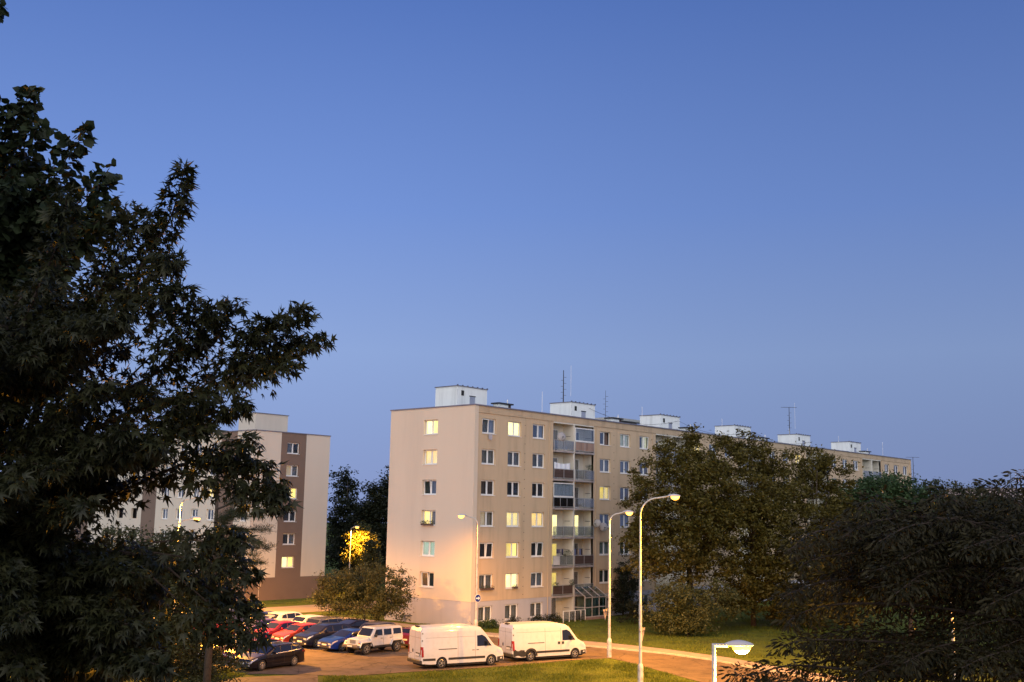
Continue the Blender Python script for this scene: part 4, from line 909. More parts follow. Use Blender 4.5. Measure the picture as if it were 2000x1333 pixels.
add_car('hatch', 'dark crimson hatchback parked beside the orange-red hatchback', -18.2, 3.15, R(-1), p_mag)
add_car('hatch', 'violet-blue hatchback with its tail toward the maple branches', -17.2, 6.0, R(182), p_purp)
add_car('sedan', 'silver saloon with bright headlamp glass behind the violet-blue hatchback', -15.2, 8.6, R(0), p_silver)
add_car('estate', 'dark grey estate with pale roof rails showing its tail and side', -12.5, 3.6, R(181), p_grey, 9, True, True)
add_car('hatch', 'white hatchback half hidden behind the dark grey estate', -12.4, 6.0, R(180), p_white)
add_car('suv', 'white off-road car with dark rear window behind the parked row', -13.2, 8.3, R(183), p_white)
add_car('sedan', 'dark blue saloon at the far end of the rear row', -13.0, 10.8, R(180), p_dkb)
add_car('sedan', 'black saloon whose roof shows behind the navy off-road car', -12.0, 1.0, R(180), p_black)
add_car('hatch', 'grey hatchback whose roof shows behind the blue saloon', -11.8, -1.8, R(180), p_grey)
add_car('estate', 'maroon estate behind the white off-roader', -11.9, -6.9, R(180), p_mar, 9, True, True)
add_car('sedan', 'dark red saloon beside the black estate, under the maple branch', -26.4, -5.5, R(5), p_mag)
add_car('estate', 'silver estate with glowing roof beyond the dark red saloon', -27.2, -3.0, R(4), p_silver, 9, True, True)
add_car('hatch', 'dark hatchback behind leaves at the end of the violet row', -19.6, 9.0, R(180), p_mar)
add_car('suv', 'dark blue off-road car by the cross street behind leaves', -15.5, 13.2, R(180), p_dkb)

# vans
def van(label, loc, rz, high, dark_arch, group='white delivery vans'):
    L_ = 6.15; Hh = high
    car = Car(L_, 1.0, [(-3.07, .62), (-3.03, .92), (-2.9, 1.10), (-2.35, 1.36), (-1.62, 2.22), (-1.3, Hh-.13), (-.7, Hh-.02), (0, Hh), (2.7, Hh-.01), (2.98, Hh-.06), (3.07, Hh-.28)],
              [(-3.07, .74), (-2.4, 1.18), (-1.6, 1.28), (3.07, 1.28)], (-2.10, 1.60), .35, sill=.30, tumble=.085, round_=.055, pw=10, base_w=.965)
    t = thing('delivery_van', label, 'van', (loc[0], loc[1], .006), rz, group)
    smooth_angle(car.body().build('body', p_white, t, fix=True)); underbody(t, car); add_wheels(t, car, 6 if dark_arch else 5, .35, .22)
    smooth_angle(car.top_patch(-2.30, -1.66, .05, .05).build('windscreen', g_car, t))
    for sgn in (-1, 1):
        b = MB(); car.side_poly(b, [(-2.12, 1.30), (-1.02, 1.30), (-1.02, 1.98), (-1.40, 2.02), (-1.66, 1.88)], sgn); b.build('side_window', g_car, t)
        b = MB()
        for xd in (-.88, .42): car.side_strip(b, [(xd, .42), (xd, Hh-.35)], sgn, .016, .003)
        car.side_strip(b, [(-.87, 1.95), (2.75, 1.95)], sgn, .012, .003); b.build('panel_gap', m_seam, t)
        b = MB(); car.side_strip(b, [(.50, 1.22), (1.85, 1.22)], sgn, .05, .012); b.build('door_track', m_blk, t)
        b = MB(); car.side_strip(b, [(-1.62, .60), (1.12, .60)], sgn, .15, .008); car.side_strip(b, [(2.06, .60), (2.95, .60)], sgn, .15, .008); b.build('rub_strip', m_blk, t)
        for xd in (-.72, -1.05): b = MB(); y = sgn*(car.side(xd, 1.08)+.014); b.box(xd-.09, xd+.09, min(y, y-sgn*.02), max(y, y-sgn*.02), 1.06, 1.10 if not dark_arch else 1.24); b.build('door_handle', m_blk, t)
        if dark_arch:
            b = MB()
            for i in range(12):
                a0, a1 = math.pi*i/12, math.pi*(i+1)/12; r0, r1 = .405, .55
                pts = [(1.60+r*math.cos(a), .35+r*math.sin(a)) for r, a in ((r0, a0), (r1, a0), (r1, a1), (r0, a1))]; b.poly([(x, sgn*(car.side(x, z)+.012), z) for x, z in pts])
            b.build('arch_trim', m_blk, t)
            b = MB(); car.side_poly(b, [(2.1, .33), (3.0, .36), (3.0, .85), (2.12, .78)], sgn, .010); b.build('corner_cladding', m_blk, t)
        xm = -1.75; b = MB(); y0 = sgn*(car.side(xm, 1.45)-.02); y1 = y0+sgn*.26; b.box(xm-.05, xm+.08, min(y0, y1), max(y0, y1), 1.32, 1.62); bevel(b.build('mirror', m_blk, t), .03)
        b = MB(); car.side_poly(b, [(2.90, .78), (3.05, .78), (3.05, 1.42), (2.93, 1.40)], sgn, .012); b.box(3.05, 3.085, min(sgn*.80, sgn*.93), max(sgn*.80, sgn*.93), .78, 1.42); b.build('taillight', m_tl, t)
        b = MB(); b.box(3.04, 3.09, min(sgn*.82, sgn*.91), max(sgn*.82, sgn*.91), .80, .93); b.build('reversing_light', m_hl, t)
        b = MB(); pts = [(-3.02, .82, .66), (-2.8, .98, .76), (-2.55, 1.06, .88)]
        for a, c in zip(pts, pts[1:]): b.quad((a[0], sgn*(car.side(a[0], a[2])+.008), a[2]), (c[0], sgn*(car.side(c[0], c[2])+.008), c[2]), (c[0], sgn*(car.side(c[0], c[1])+.008), c[1]), (a[0], sgn*(car.side(a[0], a[1])+.008), a[1]))
        b.box(-3.085, -3.05, min(sgn*.62, sgn*.86), max(sgn*.62, sgn*.86), .66, .84); b.build('headlight', m_hl, t)
        for z in (.75, 1.75, 2.2): b = MB(); b.box(2.99, 3.03, min(sgn*.93, sgn*.965), max(sgn*.93, sgn*.965), z, z+.10); b.build('hinge', m_blk, t)
        b = MB(); car.side_strip(b, [(-2.55, .42), (-3.03, .46)], sgn, .30, .012); b.build('front_bumper_side', m_blk, t)
    b = MB(); b.box(-3.09, -3.04, -.9, .9, .30, .62); b.build('front_bumper', m_blk, t); b = MB(); b.box(-3.085, -3.05, -.5, .5, .68, .86); b.build('grille', m_blk, t)
    b = MB(); b.box(3.0, 3.16, -.96, .96, .34, .56); bevel(b.build('rear_bumper', m_blk, t), .03)
    b = MB(); b.box(3.072, 3.078, -.008, .008, .58, Hh-.32); b.box(3.072, 3.078, -.86, -.009, .575, .59); b.box(3.072, 3.078, .009, .86, .575, .59); b.box(3.072, 3.078, -.86, -.009, 1.95, 1.962); b.box(3.072, 3.078, .009, .86, 1.95, 1.962); b.build('rear_door_gap', m_seam, t)
    b = MB(); b.box(3.072, 3.10, .18, .70, .80, 1.03); b.build('plate_recess', m_blk, t); b = MB(); b.box(3.101, 3.11, .20, .68, .82, .96); b.build('number_plate', m_plate, t)
    b = MB(); b.box(3.074, 3.10, -.34, -.24, 1.00, 1.20); b.build('rear_door_handle', m_blk, t); b = MB(); b.box(2.85, 3.02, -.22, .22, Hh-.08, Hh+.02); b.build('high_stop_light', m_blk, t)
    b = MB(); b.box(3.072, 3.08, -.74, -.46, .90, .93); b.build('badge', m_seam, t)
    b = MB(); b.tube([(-.9, .5, Hh-.05), (-.6, .5, Hh+.28)], .012, 5); b.build('aerial', m_blk, t)
    return t
def mid(a, b): return ((a.x+b.x)/2, (a.y+b.y)/2), math.atan2(b.y-a.y, b.x-a.x)
for lab, (xa, ya), (xb, yb_), Hh, da in (('white high-roof van with blue-tinted shadow band, behind the other van', (872, 1306), (968, 1300), 2.66, False), ('white van with black wheel arch trim, ahead at the road edge', (1045, 1292), (1131, 1286.5), 2.52, True)):
    a, b_ = ground(xa, ya), ground(xb, yb_); (mx_, my_), an = mid(a, b_)
    off = Vector((-math.sin(an), math.cos(an), 0))*.95; ctr = Vector((mx_, my_, 0))+off-Vector((math.cos(an), math.sin(an), 0))*.62
    van(lab, (ctr.x, ctr.y), an+math.pi, Hh, da)

# white four-door off-roader
def offroader(x, y, rz):
    t = thing('off_road_car', 'white boxy off-road car with slotted grille and black fenders', 'car', (x, y, .006), rz, GC)
    b = MB(); prof = [(-1.05, .55), (2.05, .58), (2.10, 1.18), (-.98, 1.16)]
    def slab(b, pr, w0, w1, z_split=None):
        n = len(pr); zs = [p[1] for p in pr]; f = lambda z: w0+(w1-w0)*(z-min(zs))/(max(zs)-min(zs))
        v = [(p[0], -f(p[1]), p[1]) for p in pr]+[(p[0], f(p[1]), p[1]) for p in pr]
        b.add(v, [tuple(range(n)), tuple(range(n, 2*n))[::-1]]+[(i, i+n, (i+1) % n+n, (i+1) % n) for i in range(n)])
    slab(b, prof, .79, .78); o = bevel(b.build('body', p_white, t, fix=True), .04)
    b = MB(); slab(b, [(-2.02, .66), (-.98, .62), (-.98, 1.15), (-1.95, 1.06)], .60, .60); bevel(b.build('bonnet', p_white, t, fix=True), .06)
    b = MB(); slab(b, [(-1.02, 1.16), (2.08, 1.18), (2.04, 1.74), (1.9, 1.80), (-.45, 1.80), (-.62, 1.75)], .77, .66); bevel(b.build('hardtop', p_white, t, fix=True), .035)
    b = MB()
    for sgn in (-1, 1):
        f = lambda z: sgn*(.77-.11*(z-1.16)/.64+.006)
        for q in ([(-.72, 1.24), (.10, 1.24), (.10, 1.66), (-.48, 1.66)], [(.24, 1.24), (.98, 1.24), (.98, 1.66), (.24, 1.66)], [(1.16, 1.26), (1.94, 1.26), (1.91, 1.66), (1.16, 1.66)]):
            b = MB(); b.poly([(x_, f(z), z) for x_, z in q]); b.build('side_window', g_car, t)
        for xd in (.17, 1.06): b = MB(); b.box(xd-.007, xd+.007, min(sgn*.79, sgn*.795), max(sgn*.79, sgn*.795), .60, 1.17); b.build('door_gap', m_seam, t)
        for xd in (-.0, .88): b = MB(); b.box(xd-.09, xd+.07, min(sgn*.79, sgn*.81), max(sgn*.79, sgn*.81), 1.03, 1.07); b.build('door_handle', m_blk, t)
        for xc, cl in ((-1.48, p_white), (1.45, p_white)):
            b = MB(); pts = [(-.62, .62), (-.45, .93), (.42, .95), (.66, .60)]
            for (xa, za), (xb, zb) in zip(pts, pts[1:]):
                y0, y1 = sgn*.55, sgn*.92; b.add([(xc+xa, y0, za), (xc+xb, y0, zb), (xc+xb, y1, zb-.03), (xc+xa, y1, za-.03), (xc+xa, y0, za-.09), (xc+xb, y0, zb-.09), (xc+xb, y1, zb-.11), (xc+xa, y1, za-.11)], [(0, 1, 2, 3), (7, 6, 5, 4), (0, 4, 5, 1), (1, 5, 6, 2), (2, 6, 7, 3), (3, 7, 4, 0)])
            b.build('fender', cl, t, fix=True)
            b = MB(); b.box(xc-.44, xc+.44, min(sgn*.45, sgn*.795), max(sgn*.45, sgn*.795), .5, .84); b.build('wheel_arch', m_under, t)
        b = MB(); b.box(-.84, .82, min(sgn*.70, sgn*.86), max(sgn*.70, sgn*.86), .44, .55); b.build('side_step', m_blk, t)
        b = MB(); b.box(-.72, -.60, min(sgn*.80, sgn*1.0), max(sgn*.80, sgn*1.0), 1.16, 1.36); bevel(b.build('mirror', m_blk, t), .03)
        b = MB(); b.lathe([(.001, -.02), (.08, -.02), (.095, 0), (.09, .06)], 'y', 14); ho = b.build('headlight', m_hl, t, (-2.01, sgn*.45, .90)); ho.rotation_euler = (0, 0, R(-90))
        b = MB(); b.box(-2.06, -1.98, min(sgn*.64, sgn*.76), max(sgn*.64, sgn*.76), .76, .84); b.build('indicator', m_amber, t)
        b = MB(); b.box(2.08, 2.13, min(sgn*.60, sgn*.76), max(sgn*.60, sgn*.76), .80, 1.06); b.build('taillight', m_tl, t)
    b = MB(); b.poly([(-.965, -.66, 1.22), (-.965, .66, 1.22), (-.65, .60, 1.71), (-.65, -.60, 1.71)]); o = b.build('windscreen', g_car, t); o.location = (-.035, 0, .015)
    b = MB(); b.box(-2.035, -1.99, -.60, .60, .68, 1.04); gr = b.build('grille', p_white, t)
    for k in range(7): b = MB(); yk = -.27+.09*k; b.box(-2.042, -2.02, yk-.024, yk+.024, .74, 1.0); b.build('grille_slot', m_blk, gr)
    b = MB(); b.box(-2.30, -2.06, -.82, .82, .48, .68); bevel(b.build('front_bumper', mat('bumper_grey', (.10, .085, .085), rough=.6), t), .05); b = MB(); b.box(-2.32, -2.301, -.26, .26, .55, .66); b.build('number_plate', m_plate, t)
    b = MB(); b.box(2.11, 2.26, -.80, .80, .48, .64); b.build('rear_bumper', m_blk, t)
    b = MB(); b.box(-1.9, 2.0, -.5, .5, .34, .6); b.build('underbody', m_under, t)
    ty, ri = wheel_meshes(.39, .25, 5)
    for xc in (-1.48, 1.45):
        for sgn in (-1, 1): o = place('wheel', ty, t, (xc, sgn*.78, .39), 0 if sgn < 0 else math.pi); place('rim', ri, o)
    o = place('spare_wheel', ty, t, (2.25, 0, .95), R(90)); place('rim', ri, o)
    return t
offroader(-17.35, -6.95, R(0))

# ------------------------------------------------------------------ vegetation
m_bark = mat('bark', (.065, .045, .032), rough=.95, var=.3, scale=6, bump=.5, bscale=25)
def px_r(px, d): return px*d/FPX
def blob_tree(name, label, blobs, base, nclump, nleaf, size, m, tmpl=RH, cat='tree', trunk_r=.22, sig=.38, group=None, stem=True, zmin=.3):
    """blobs: (point, rx, rz). Leaves in clumps gathered towards the outside of each mass; limbs run from the trunk to the masses"""
    t = thing(name, label, cat, base, 0, group); B = Vector(base)
    vol = np.array([b[1]*b[1]*b[2] for b in blobs])**.72; vol = vol/vol.sum(); Ps = []; tw = MB()
    if stem:
        top = max(b[0].z for b in blobs); fork = B+Vector((0, 0, (top-B.z)*.30))
        tr = MB(); cen = sum((b[0] for b in blobs), Vector())/len(blobs)
        mid_ = fork.lerp(Vector((cen.x, cen.y, (fork.z+top)/2)), .5); tr.tube([B-Vector((0, 0, .2)), B+Vector((.05, .02, (fork.z-B.z)*.5)), fork, mid_, Vector((cen.x, cen.y, top-.8))], [trunk_r*1.25, trunk_r, trunk_r*.85, trunk_r*.5, trunk_r*.12], 8)
        o = tr.build('trunk', m_bark, t, smooth=True); o.matrix_world = Matrix(); o.location = -B
        for (c, rx, rz) in blobs:
            s0 = fork.lerp(mid_, random.random()); q = s0.lerp(c, .5)+Vector((0, 0, .4)); tw.tube([s0, q, c], [trunk_r*.42, trunk_r*.3, trunk_r*.1], 6)
    for (c, rx, rz), f in zip(blobs, vol):
        n = max(3, int(nclump*f)); d = rand_unit(n); rr = rng.uniform(0, 1, n)**.32*(1+.17*rng.normal(size=n)); C_ = np.array(c)+d*rr[:, None]*np.array([rx, rx, rz])
        if stem:
            for k in range(0, n, 5): tw.tube([c, Vector(c).lerp(Vector(C_[k]), .5)+Vector((0, 0, .12)), Vector(C_[k])], [trunk_r*.12, trunk_r*.08, .012], 4, False)
        Ps.append(np.repeat(C_, nleaf, 0)+rng.normal(size=(n*nleaf, 3))*np.array([sig, sig, sig*.62])*rng.uniform(.6, 1.3, (n, 1)).repeat(nleaf, 0))
    P = np.concatenate(Ps); P = P[P[:, 2] > zmin]; n = len(P); A = rand_unit(n); A[:, 2] = A[:, 2]*.5-.25; Nn = rand_unit(n)*.75; Nn[:, 2] += .75
    if stem:
        o = tw.build('limb', m_bark, t); o.location = -B
    o = place('crown', leaves_mesh('crown', P, A, Nn, rng.uniform(.65, 1.25, n)*size, tmpl, m), t); o.location = -B; o['kind'] = 'stuff'
    return t
def bl(*a): return [(at(x, y, d), px_r(rx, d), px_r(ry, d)) for x, y, d, rx, ry in a]
m_lm = leafmat('leaf_maple_amber', (.052, .045, .008), (.150, .118, .018), ns=1.6); m_lg = leafmat('leaf_green', (.028, .055, .018), (.06, .10, .032)); m_ld = leafmat('leaf_dark', (.013, .018, .008), (.030, .036, .015)); m_lb = leafmat('leaf_bush', (.035, .042, .014), (.085, .085, .03)); m_lf = leafmat('leaf_far', (.03, .038, .016), (.055, .065, .026))  # maple leaf colours carry the amber glare of the street lamp
def base_of(x, y, d, z=0): p = at(x, y, d); return (p.x, p.y, z)
blob_tree('maple_tree', 'broad maple with amber-tinted leaves behind the tall street lamp', bl((1300, 905, 101, 48, 42), (1345, 885, 103, 45, 40), (1262, 975, 99, 42, 55), (1330, 985, 100, 75, 70), (1250, 1050, 98, 36, 42), (1330, 1075, 99, 80, 65), (1390, 960, 101, 60, 80), (1400, 1060, 100, 60, 70), (1270, 1105, 97, 40, 35)), base_of(1350, 1230, 101), 430, 92, .32, m_lm, group='maples before the long facade')
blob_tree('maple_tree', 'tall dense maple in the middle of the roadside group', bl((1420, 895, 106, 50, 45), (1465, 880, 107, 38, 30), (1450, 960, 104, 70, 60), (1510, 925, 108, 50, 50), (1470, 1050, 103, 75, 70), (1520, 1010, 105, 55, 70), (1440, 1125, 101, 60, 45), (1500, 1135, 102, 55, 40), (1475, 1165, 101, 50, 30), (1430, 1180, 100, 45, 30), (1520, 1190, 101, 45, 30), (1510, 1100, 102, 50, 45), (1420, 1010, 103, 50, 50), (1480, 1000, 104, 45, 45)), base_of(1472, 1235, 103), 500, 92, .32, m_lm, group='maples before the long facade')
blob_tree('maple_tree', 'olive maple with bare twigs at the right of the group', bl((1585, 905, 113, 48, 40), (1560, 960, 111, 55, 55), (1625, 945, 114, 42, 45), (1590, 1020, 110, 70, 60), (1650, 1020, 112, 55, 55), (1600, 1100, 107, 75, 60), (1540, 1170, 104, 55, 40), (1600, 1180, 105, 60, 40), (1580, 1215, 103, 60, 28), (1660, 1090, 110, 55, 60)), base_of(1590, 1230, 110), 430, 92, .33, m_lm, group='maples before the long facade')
blob_tree('young_maple', 'low spreading young maple at the lawn edge under the big maples', bl((1320, 1165, 95, 45, 30), (1290, 1205, 94, 32, 28), (1355, 1195, 94, 45, 38), (1400, 1170, 96, 40, 35), (1340, 1225, 93, 45, 20)), base_of(1345, 1240, 95), 190, 78, .24, leafmat('leaf_young', (.045, .052, .016), (.10, .105, .035)), trunk_r=.09, sig=.32)
blob_tree('climbing_shrub', 'tall dark shrub growing up the facade beside windows', [(Vector((21.4, -.9, 1.4)), 1.0, 1.6), (Vector((21.6, -.9, 3.3)), .9, 1.5), (Vector((22.1, -.8, 4.9)), .8, 1.2), (Vector((22.9, -.9, 2.2)), 1.2, 1.9), (Vector((23.4, -1.0, 3.8)), .9, 1.2)], (22, -.8, 0), 120, 50, .22, m_ld, cat='shrub', trunk_r=.08, sig=.25)
blob_tree('lawn_shrub', 'dark low shrub on the shaded lawn below the climbing shrub', bl((1238, 1198, 104, 22, 20), (1262, 1195, 105, 25, 25), (1222, 1210, 103, 16, 10)), base_of(1240, 1213, 104), 60, 50, .2, m_ld, cat='shrub', trunk_r=.05, sig=.22)
blob_tree('green_tree', 'fresh green rounded tree before the far end of facade', bl((1700, 960, 138, 50, 34), (1745, 960, 140, 48, 34), (1660, 985, 136, 45, 40), (1720, 1010, 136, 80, 40), (1785, 985, 140, 40, 36), (1790, 1030, 138, 60, 45)), base_of(1720, 1080, 138), 420, 55, .42, m_lg, sig=.5)
blob_tree('dark_tree', 'dark bushy tree standing past the end of the facade', bl((1815, 975, 150, 34, 36), (1850, 1000, 150, 45, 34), (1800, 1010, 148, 40, 40), (1835, 950, 150, 10, 14)), base_of(1825, 1075, 150), 200, 55, .42, m_lf, sig=.5)
blob_tree('far_tree', 'sparse grey-green tree beside the distant pale roof', bl((1880, 972, 165, 22, 24), (1905, 985, 165, 30, 22), (1935, 990, 165, 26, 22), (1915, 960, 165, 10, 16)), base_of(1900, 1060, 165), 130, 45, .42, m_lf, sig=.5)
blob_tree('far_tree', 'dark rounded tree in front of the distant pink block', bl((1985, 995, 150, 40, 28), (1945, 1015, 150, 45, 30), (2030, 1000, 150, 40, 30)), base_of(1980, 1070, 150), 180, 50, .42, m_ld, sig=.5)
blob_tree('roadside_tree', 'shadowy tree behind the near cherry, right of the maples', bl((1700, 1080, 92, 90, 60), (1790, 1090, 92, 80, 60), (1660, 1160, 90, 80, 55), (1890, 1080, 95, 80, 50), (1960, 1100, 95, 70, 60)), base_of(1780, 1250, 92), 420, 55, .34, m_lm)
# between the blocks
blob_tree('forest_tree', 'tall dark tree rising beside the striped block', bl((675, 965, 185, 24, 48), (690, 1020, 182, 38, 60), (660, 1040, 182, 26, 60), (680, 1090, 180, 50, 40), (676, 932, 186, 12, 22)), base_of(680, 1130, 182, -.7), 260, 60, .5, m_ld, group='trees between the blocks', sig=.6)
blob_tree('forest_tree', 'dark tree close to the peach gable edge', bl((740, 985, 172, 28, 40), (745, 1040, 170, 35, 60), (722, 1000, 172, 22, 42), (762, 955, 172, 14, 40), (745, 1090, 168, 40, 40), (728, 950, 173, 10, 18)), base_of(742, 1120, 170, -.7), 280, 60, .5, m_ld, group='trees between the blocks', sig=.6)
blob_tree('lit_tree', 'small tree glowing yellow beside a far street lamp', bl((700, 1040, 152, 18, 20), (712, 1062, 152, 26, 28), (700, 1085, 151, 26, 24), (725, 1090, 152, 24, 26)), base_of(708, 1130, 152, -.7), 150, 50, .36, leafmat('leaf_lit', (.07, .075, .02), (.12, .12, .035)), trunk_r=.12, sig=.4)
blob_tree('spruce_sapling', 'small pale green tree low between the blocks', bl((725, 1090, 128, 14, 34), (722, 1065, 128, 7, 18)), base_of(724, 1135, 128, -.6), 70, 45, .25, m_lf, trunk_r=.06, sig=.25)
blob_tree('large_bush', 'wide rounded bush before the peach gable', bl((660, 1155, 97, 42, 38), (700, 1140, 97, 50, 40), (745, 1145, 96, 46, 42), (780, 1155, 95, 26, 38), (720, 1180, 95, 70, 32), (650, 1175, 96, 34, 26), (765, 1180, 94, 36, 28), (632, 1148, 98, 16, 20)), base_of(712, 1208, 96), 360, 78, .19, m_lb, cat='bush', trunk_r=.07, sig=.26, zmin=.05)
blob_tree('clipped_hedge', 'small dense hedge under the corner ground-floor window', [(Vector((1.3, -.75, .35)), .75, .45), (Vector((2.3, -.75, .35)), .75, .42)], (1.8, -.75, 0), 60, 60, .12, m_lg, cat='hedge', trunk_r=.03, sig=.14, zmin=.02)
for k, (x, lab) in enumerate(((5.2, 'dark flower clump under the middle ground-floor window'), (8.4, 'dark flower clump under the third ground-floor window'), (10.4, 'leafy plants by the garden fence'), (13.8, 'plants growing before the conservatory'))):
    blob_tree('garden_plant', lab, [(Vector((x, -.7-.3*(k > 1), .45)), .8, .45)], (x, -.7-.3*(k > 1), 0), 22, 40, .13, m_ld, cat='plant', trunk_r=.02, sig=.18, zmin=.02)
blob_tree('street_tree', 'leafy lime tree standing behind the foreground maple', bl((330, 1085, 60, 60, 50), (395, 1120, 58, 60, 50), (300, 1130, 58, 70, 60), (360, 1180, 57, 70, 50), (250, 1090, 60, 70, 60), (290, 1215, 56, 60, 45), (330, 1250, 56, 50, 35), (230, 1190, 57, 60, 50), (425, 1075, 60, 36, 34)), base_of(330, 1320, 60), 560, 64, .20, m_lb, sig=.3)
blob_tree('roadside_bush', 'dense bush at the lawn edge beside the black estate', bl((395, 1265, 61, 50, 34), (430, 1285, 60, 40, 30), (350, 1280, 60, 60, 45), (390, 1320, 58, 60, 30), (300, 1290, 58, 60, 55), (235, 1270, 58, 60, 60), (160, 1260, 58, 60, 60), (80, 1260, 58, 60, 60)), base_of(390, 1335, 60), 480, 64, .16, m_lb, cat='bush', trunk_r=.06, sig=.22, zmin=.05)

# pine with level boughs
def pine(base, label, tips, z0, z1):
    t = thing('pine_tree', label, 'tree', base); B = Vector(base)
    b = MB(); b.tube([(0, 0, -.2), (.05, 0, z1*.5), (0, .05, z1)], [.2, .14, .04], 8); b.build('trunk', m_bark, t, smooth=True); Ps, As = [], []
    for tip in tips:
        v = tip-B; s0 = Vector((0, 0, max(1, v.z-.25))); br = MB(); q = s0.lerp(v, .55)+Vector((0, 0, .15)); br.tube([s0, q, v], [.05, .035, .01], 5); br.build('bough', m_bark, t)
        for k in range(26):
            u_ = random.uniform(.35, 1); p = (s0.lerp(q, u_*2) if u_ < .5 else q.lerp(v, u_*2-1)); d = (v-s0).normalized()
            o = np.array(p)+rng.normal(size=3)*np.array([.22, .22, .07]); n = 45; Ps.append(o+rng.normal(size=(n, 3))*np.array([.09, .09, .05])); a = rand_unit(n)*.9+np.array(d)*.5; a[:, 2] += .35; As.append(a)
    P = np.concatenate(Ps); A = np.concatenate(As)
    needle = ([(0, 0, 0), (1, .045, 0), (1, -.045, 0)], [(0, 1, 2)])
    o = place('crown', leaves_mesh('crown', P, A, rand_unit(len(P)), rng.uniform(.7, 1.2, len(P))*.17, needle, leafmat('needles', (.02, .032, .014), (.05, .06, .026))), t); o['kind'] = 'stuff'
pbase = base_of(405, 1300, 50)
pine(pbase, 'pine with level boughs before the striped block', [at(x, y, 50+random.uniform(-1.2, 1.2)) for x, y in ((520, 1036), (528, 1072), (500, 1010), (505, 1060), (480, 985), (512, 1100), (490, 1120), (470, 1040), (460, 1080), (500, 1085), (475, 1005), (300, 1050), (450, 1015), (430, 1100))], 2, 12.5)

# foreground trees: boughs drawn from survey points, leaves set along them
def bough_tree(name, label, base, boughs, m, tmpl, size, dens, spread, trunk_pts, trunk_r, nparts, droop, cat='tree'):
    t = thing(name, label, cat, base); B = Vector(base); tr = MB(); n_ = len(trunk_pts)
    tr.tube([Vector(p)-B for p in trunk_pts], [trunk_r*(1.15-.95*i/(n_-1)) for i in range(n_)], 10); tr.build('trunk', m_bark, t, smooth=True)
    P, A, S = [], [], []; br = MB()
    for (pts, start) in boughs:
        pts = [Vector(p) for p in pts]; seg = [(b-a).length for a, b in zip(pts, pts[1:])]; L_ = sum(seg); k = len(pts)
        br.tube([p-B for p in pts], [max(.006, min(.030, .009*L_)*(1-i/(k-1))**1.1) for i in range(k)], 5, False)
        nl = int(dens*L_*(1-start))
        for _ in range(nl):
            u_ = start+(1-start)*random.random(); d = u_*L_; i = 0
            while i < len(seg)-1 and d > seg[i]: d -= seg[i]; i += 1
            p = pts[i].lerp(pts[i+1], min(1, d/seg[i])); ax = (pts[i+1]-pts[i]).normalized()
            sp_ = spread*(1.15-.75*max(0, u_-.45)/.55); o = Vector(np.clip(rng.normal(size=3), -1.5, 1.5))*sp_*.5; o.z *= .7
            P.append(p+o)
            if random.random() < .06: br.tube([p-B, p+o*.5+Vector((0, 0, .01))-B, p+o-B], [.004, .003, .002], 3, False)
            a = ax*.7+o.normalized()*.9+Vector((0, 0, -droop)); A.append(a); S.append(random.choice((.55, .75, .9, 1.0, 1.1, 1.3))*random.uniform(.85, 1.1)*size)
    br_o = br.build('bough', m_bark, t)
    P = np.array(P)-np.array(B); A = np.array(A); S = np.array(S); n = len(P); Nn = rand_unit(n)*.85; Nn[:, 2] += .7
    # the leaves that show largest, against the sky at the bough tips, are pieces of their own
    order = rng.permutation(n); single = order[:nparts]; rest = order[nparts:]
    o = place('crown', leaves_mesh('crown', P[rest], A[rest], Nn[rest], S[rest], tmpl, m), t); o['kind'] = 'stuff'
    lm = leaves_mesh('leaf', np.zeros((1, 3)), np.array([[1., 0, 0]]), np.array([[0, 0, 1.]]), np.array([1.]), tmpl, m)
    for i in single:
        a = Vector(A[i]).normalized(); nn = Vector(Nn[i]); bb = nn.cross(a).normalized(); nn = a.cross(bb)
        ob_ = bpy.data.objects.new('leaf', lm); COL.objects.link(ob_); ob_.parent = t
        ob_.matrix_local = Matrix.Translation(Vector(P[i])) @ Matrix((a, bb, nn)).transposed().to_4x4() @ Matrix.Scale(float(S[i]), 4)
    return t
def path(depth, *pp):
    """smooth survey path through bearings at a rising distance"""
    d0, d1 = depth; n = len(pp); ctrl = [at(x, y, d0+(d1-d0)*i/(n-1)) for i, (x, y) in enumerate(pp)]; out = []
    for i in range(n-1):
        p0, p1, p2, p3 = ctrl[max(0, i-1)], ctrl[i], ctrl[i+1], ctrl[min(n-1, i+2)]
        for k in range(5):
            t = k/5; out.append(.5*((2*p1)+(p2-p0)*t+(2*p0-5*p1+4*p2-p3)*t*t+(-p0+3*p1-3*p2+p3)*t**3))
    return out+[ctrl[-1]]
D1 = (11.5, 10.6)
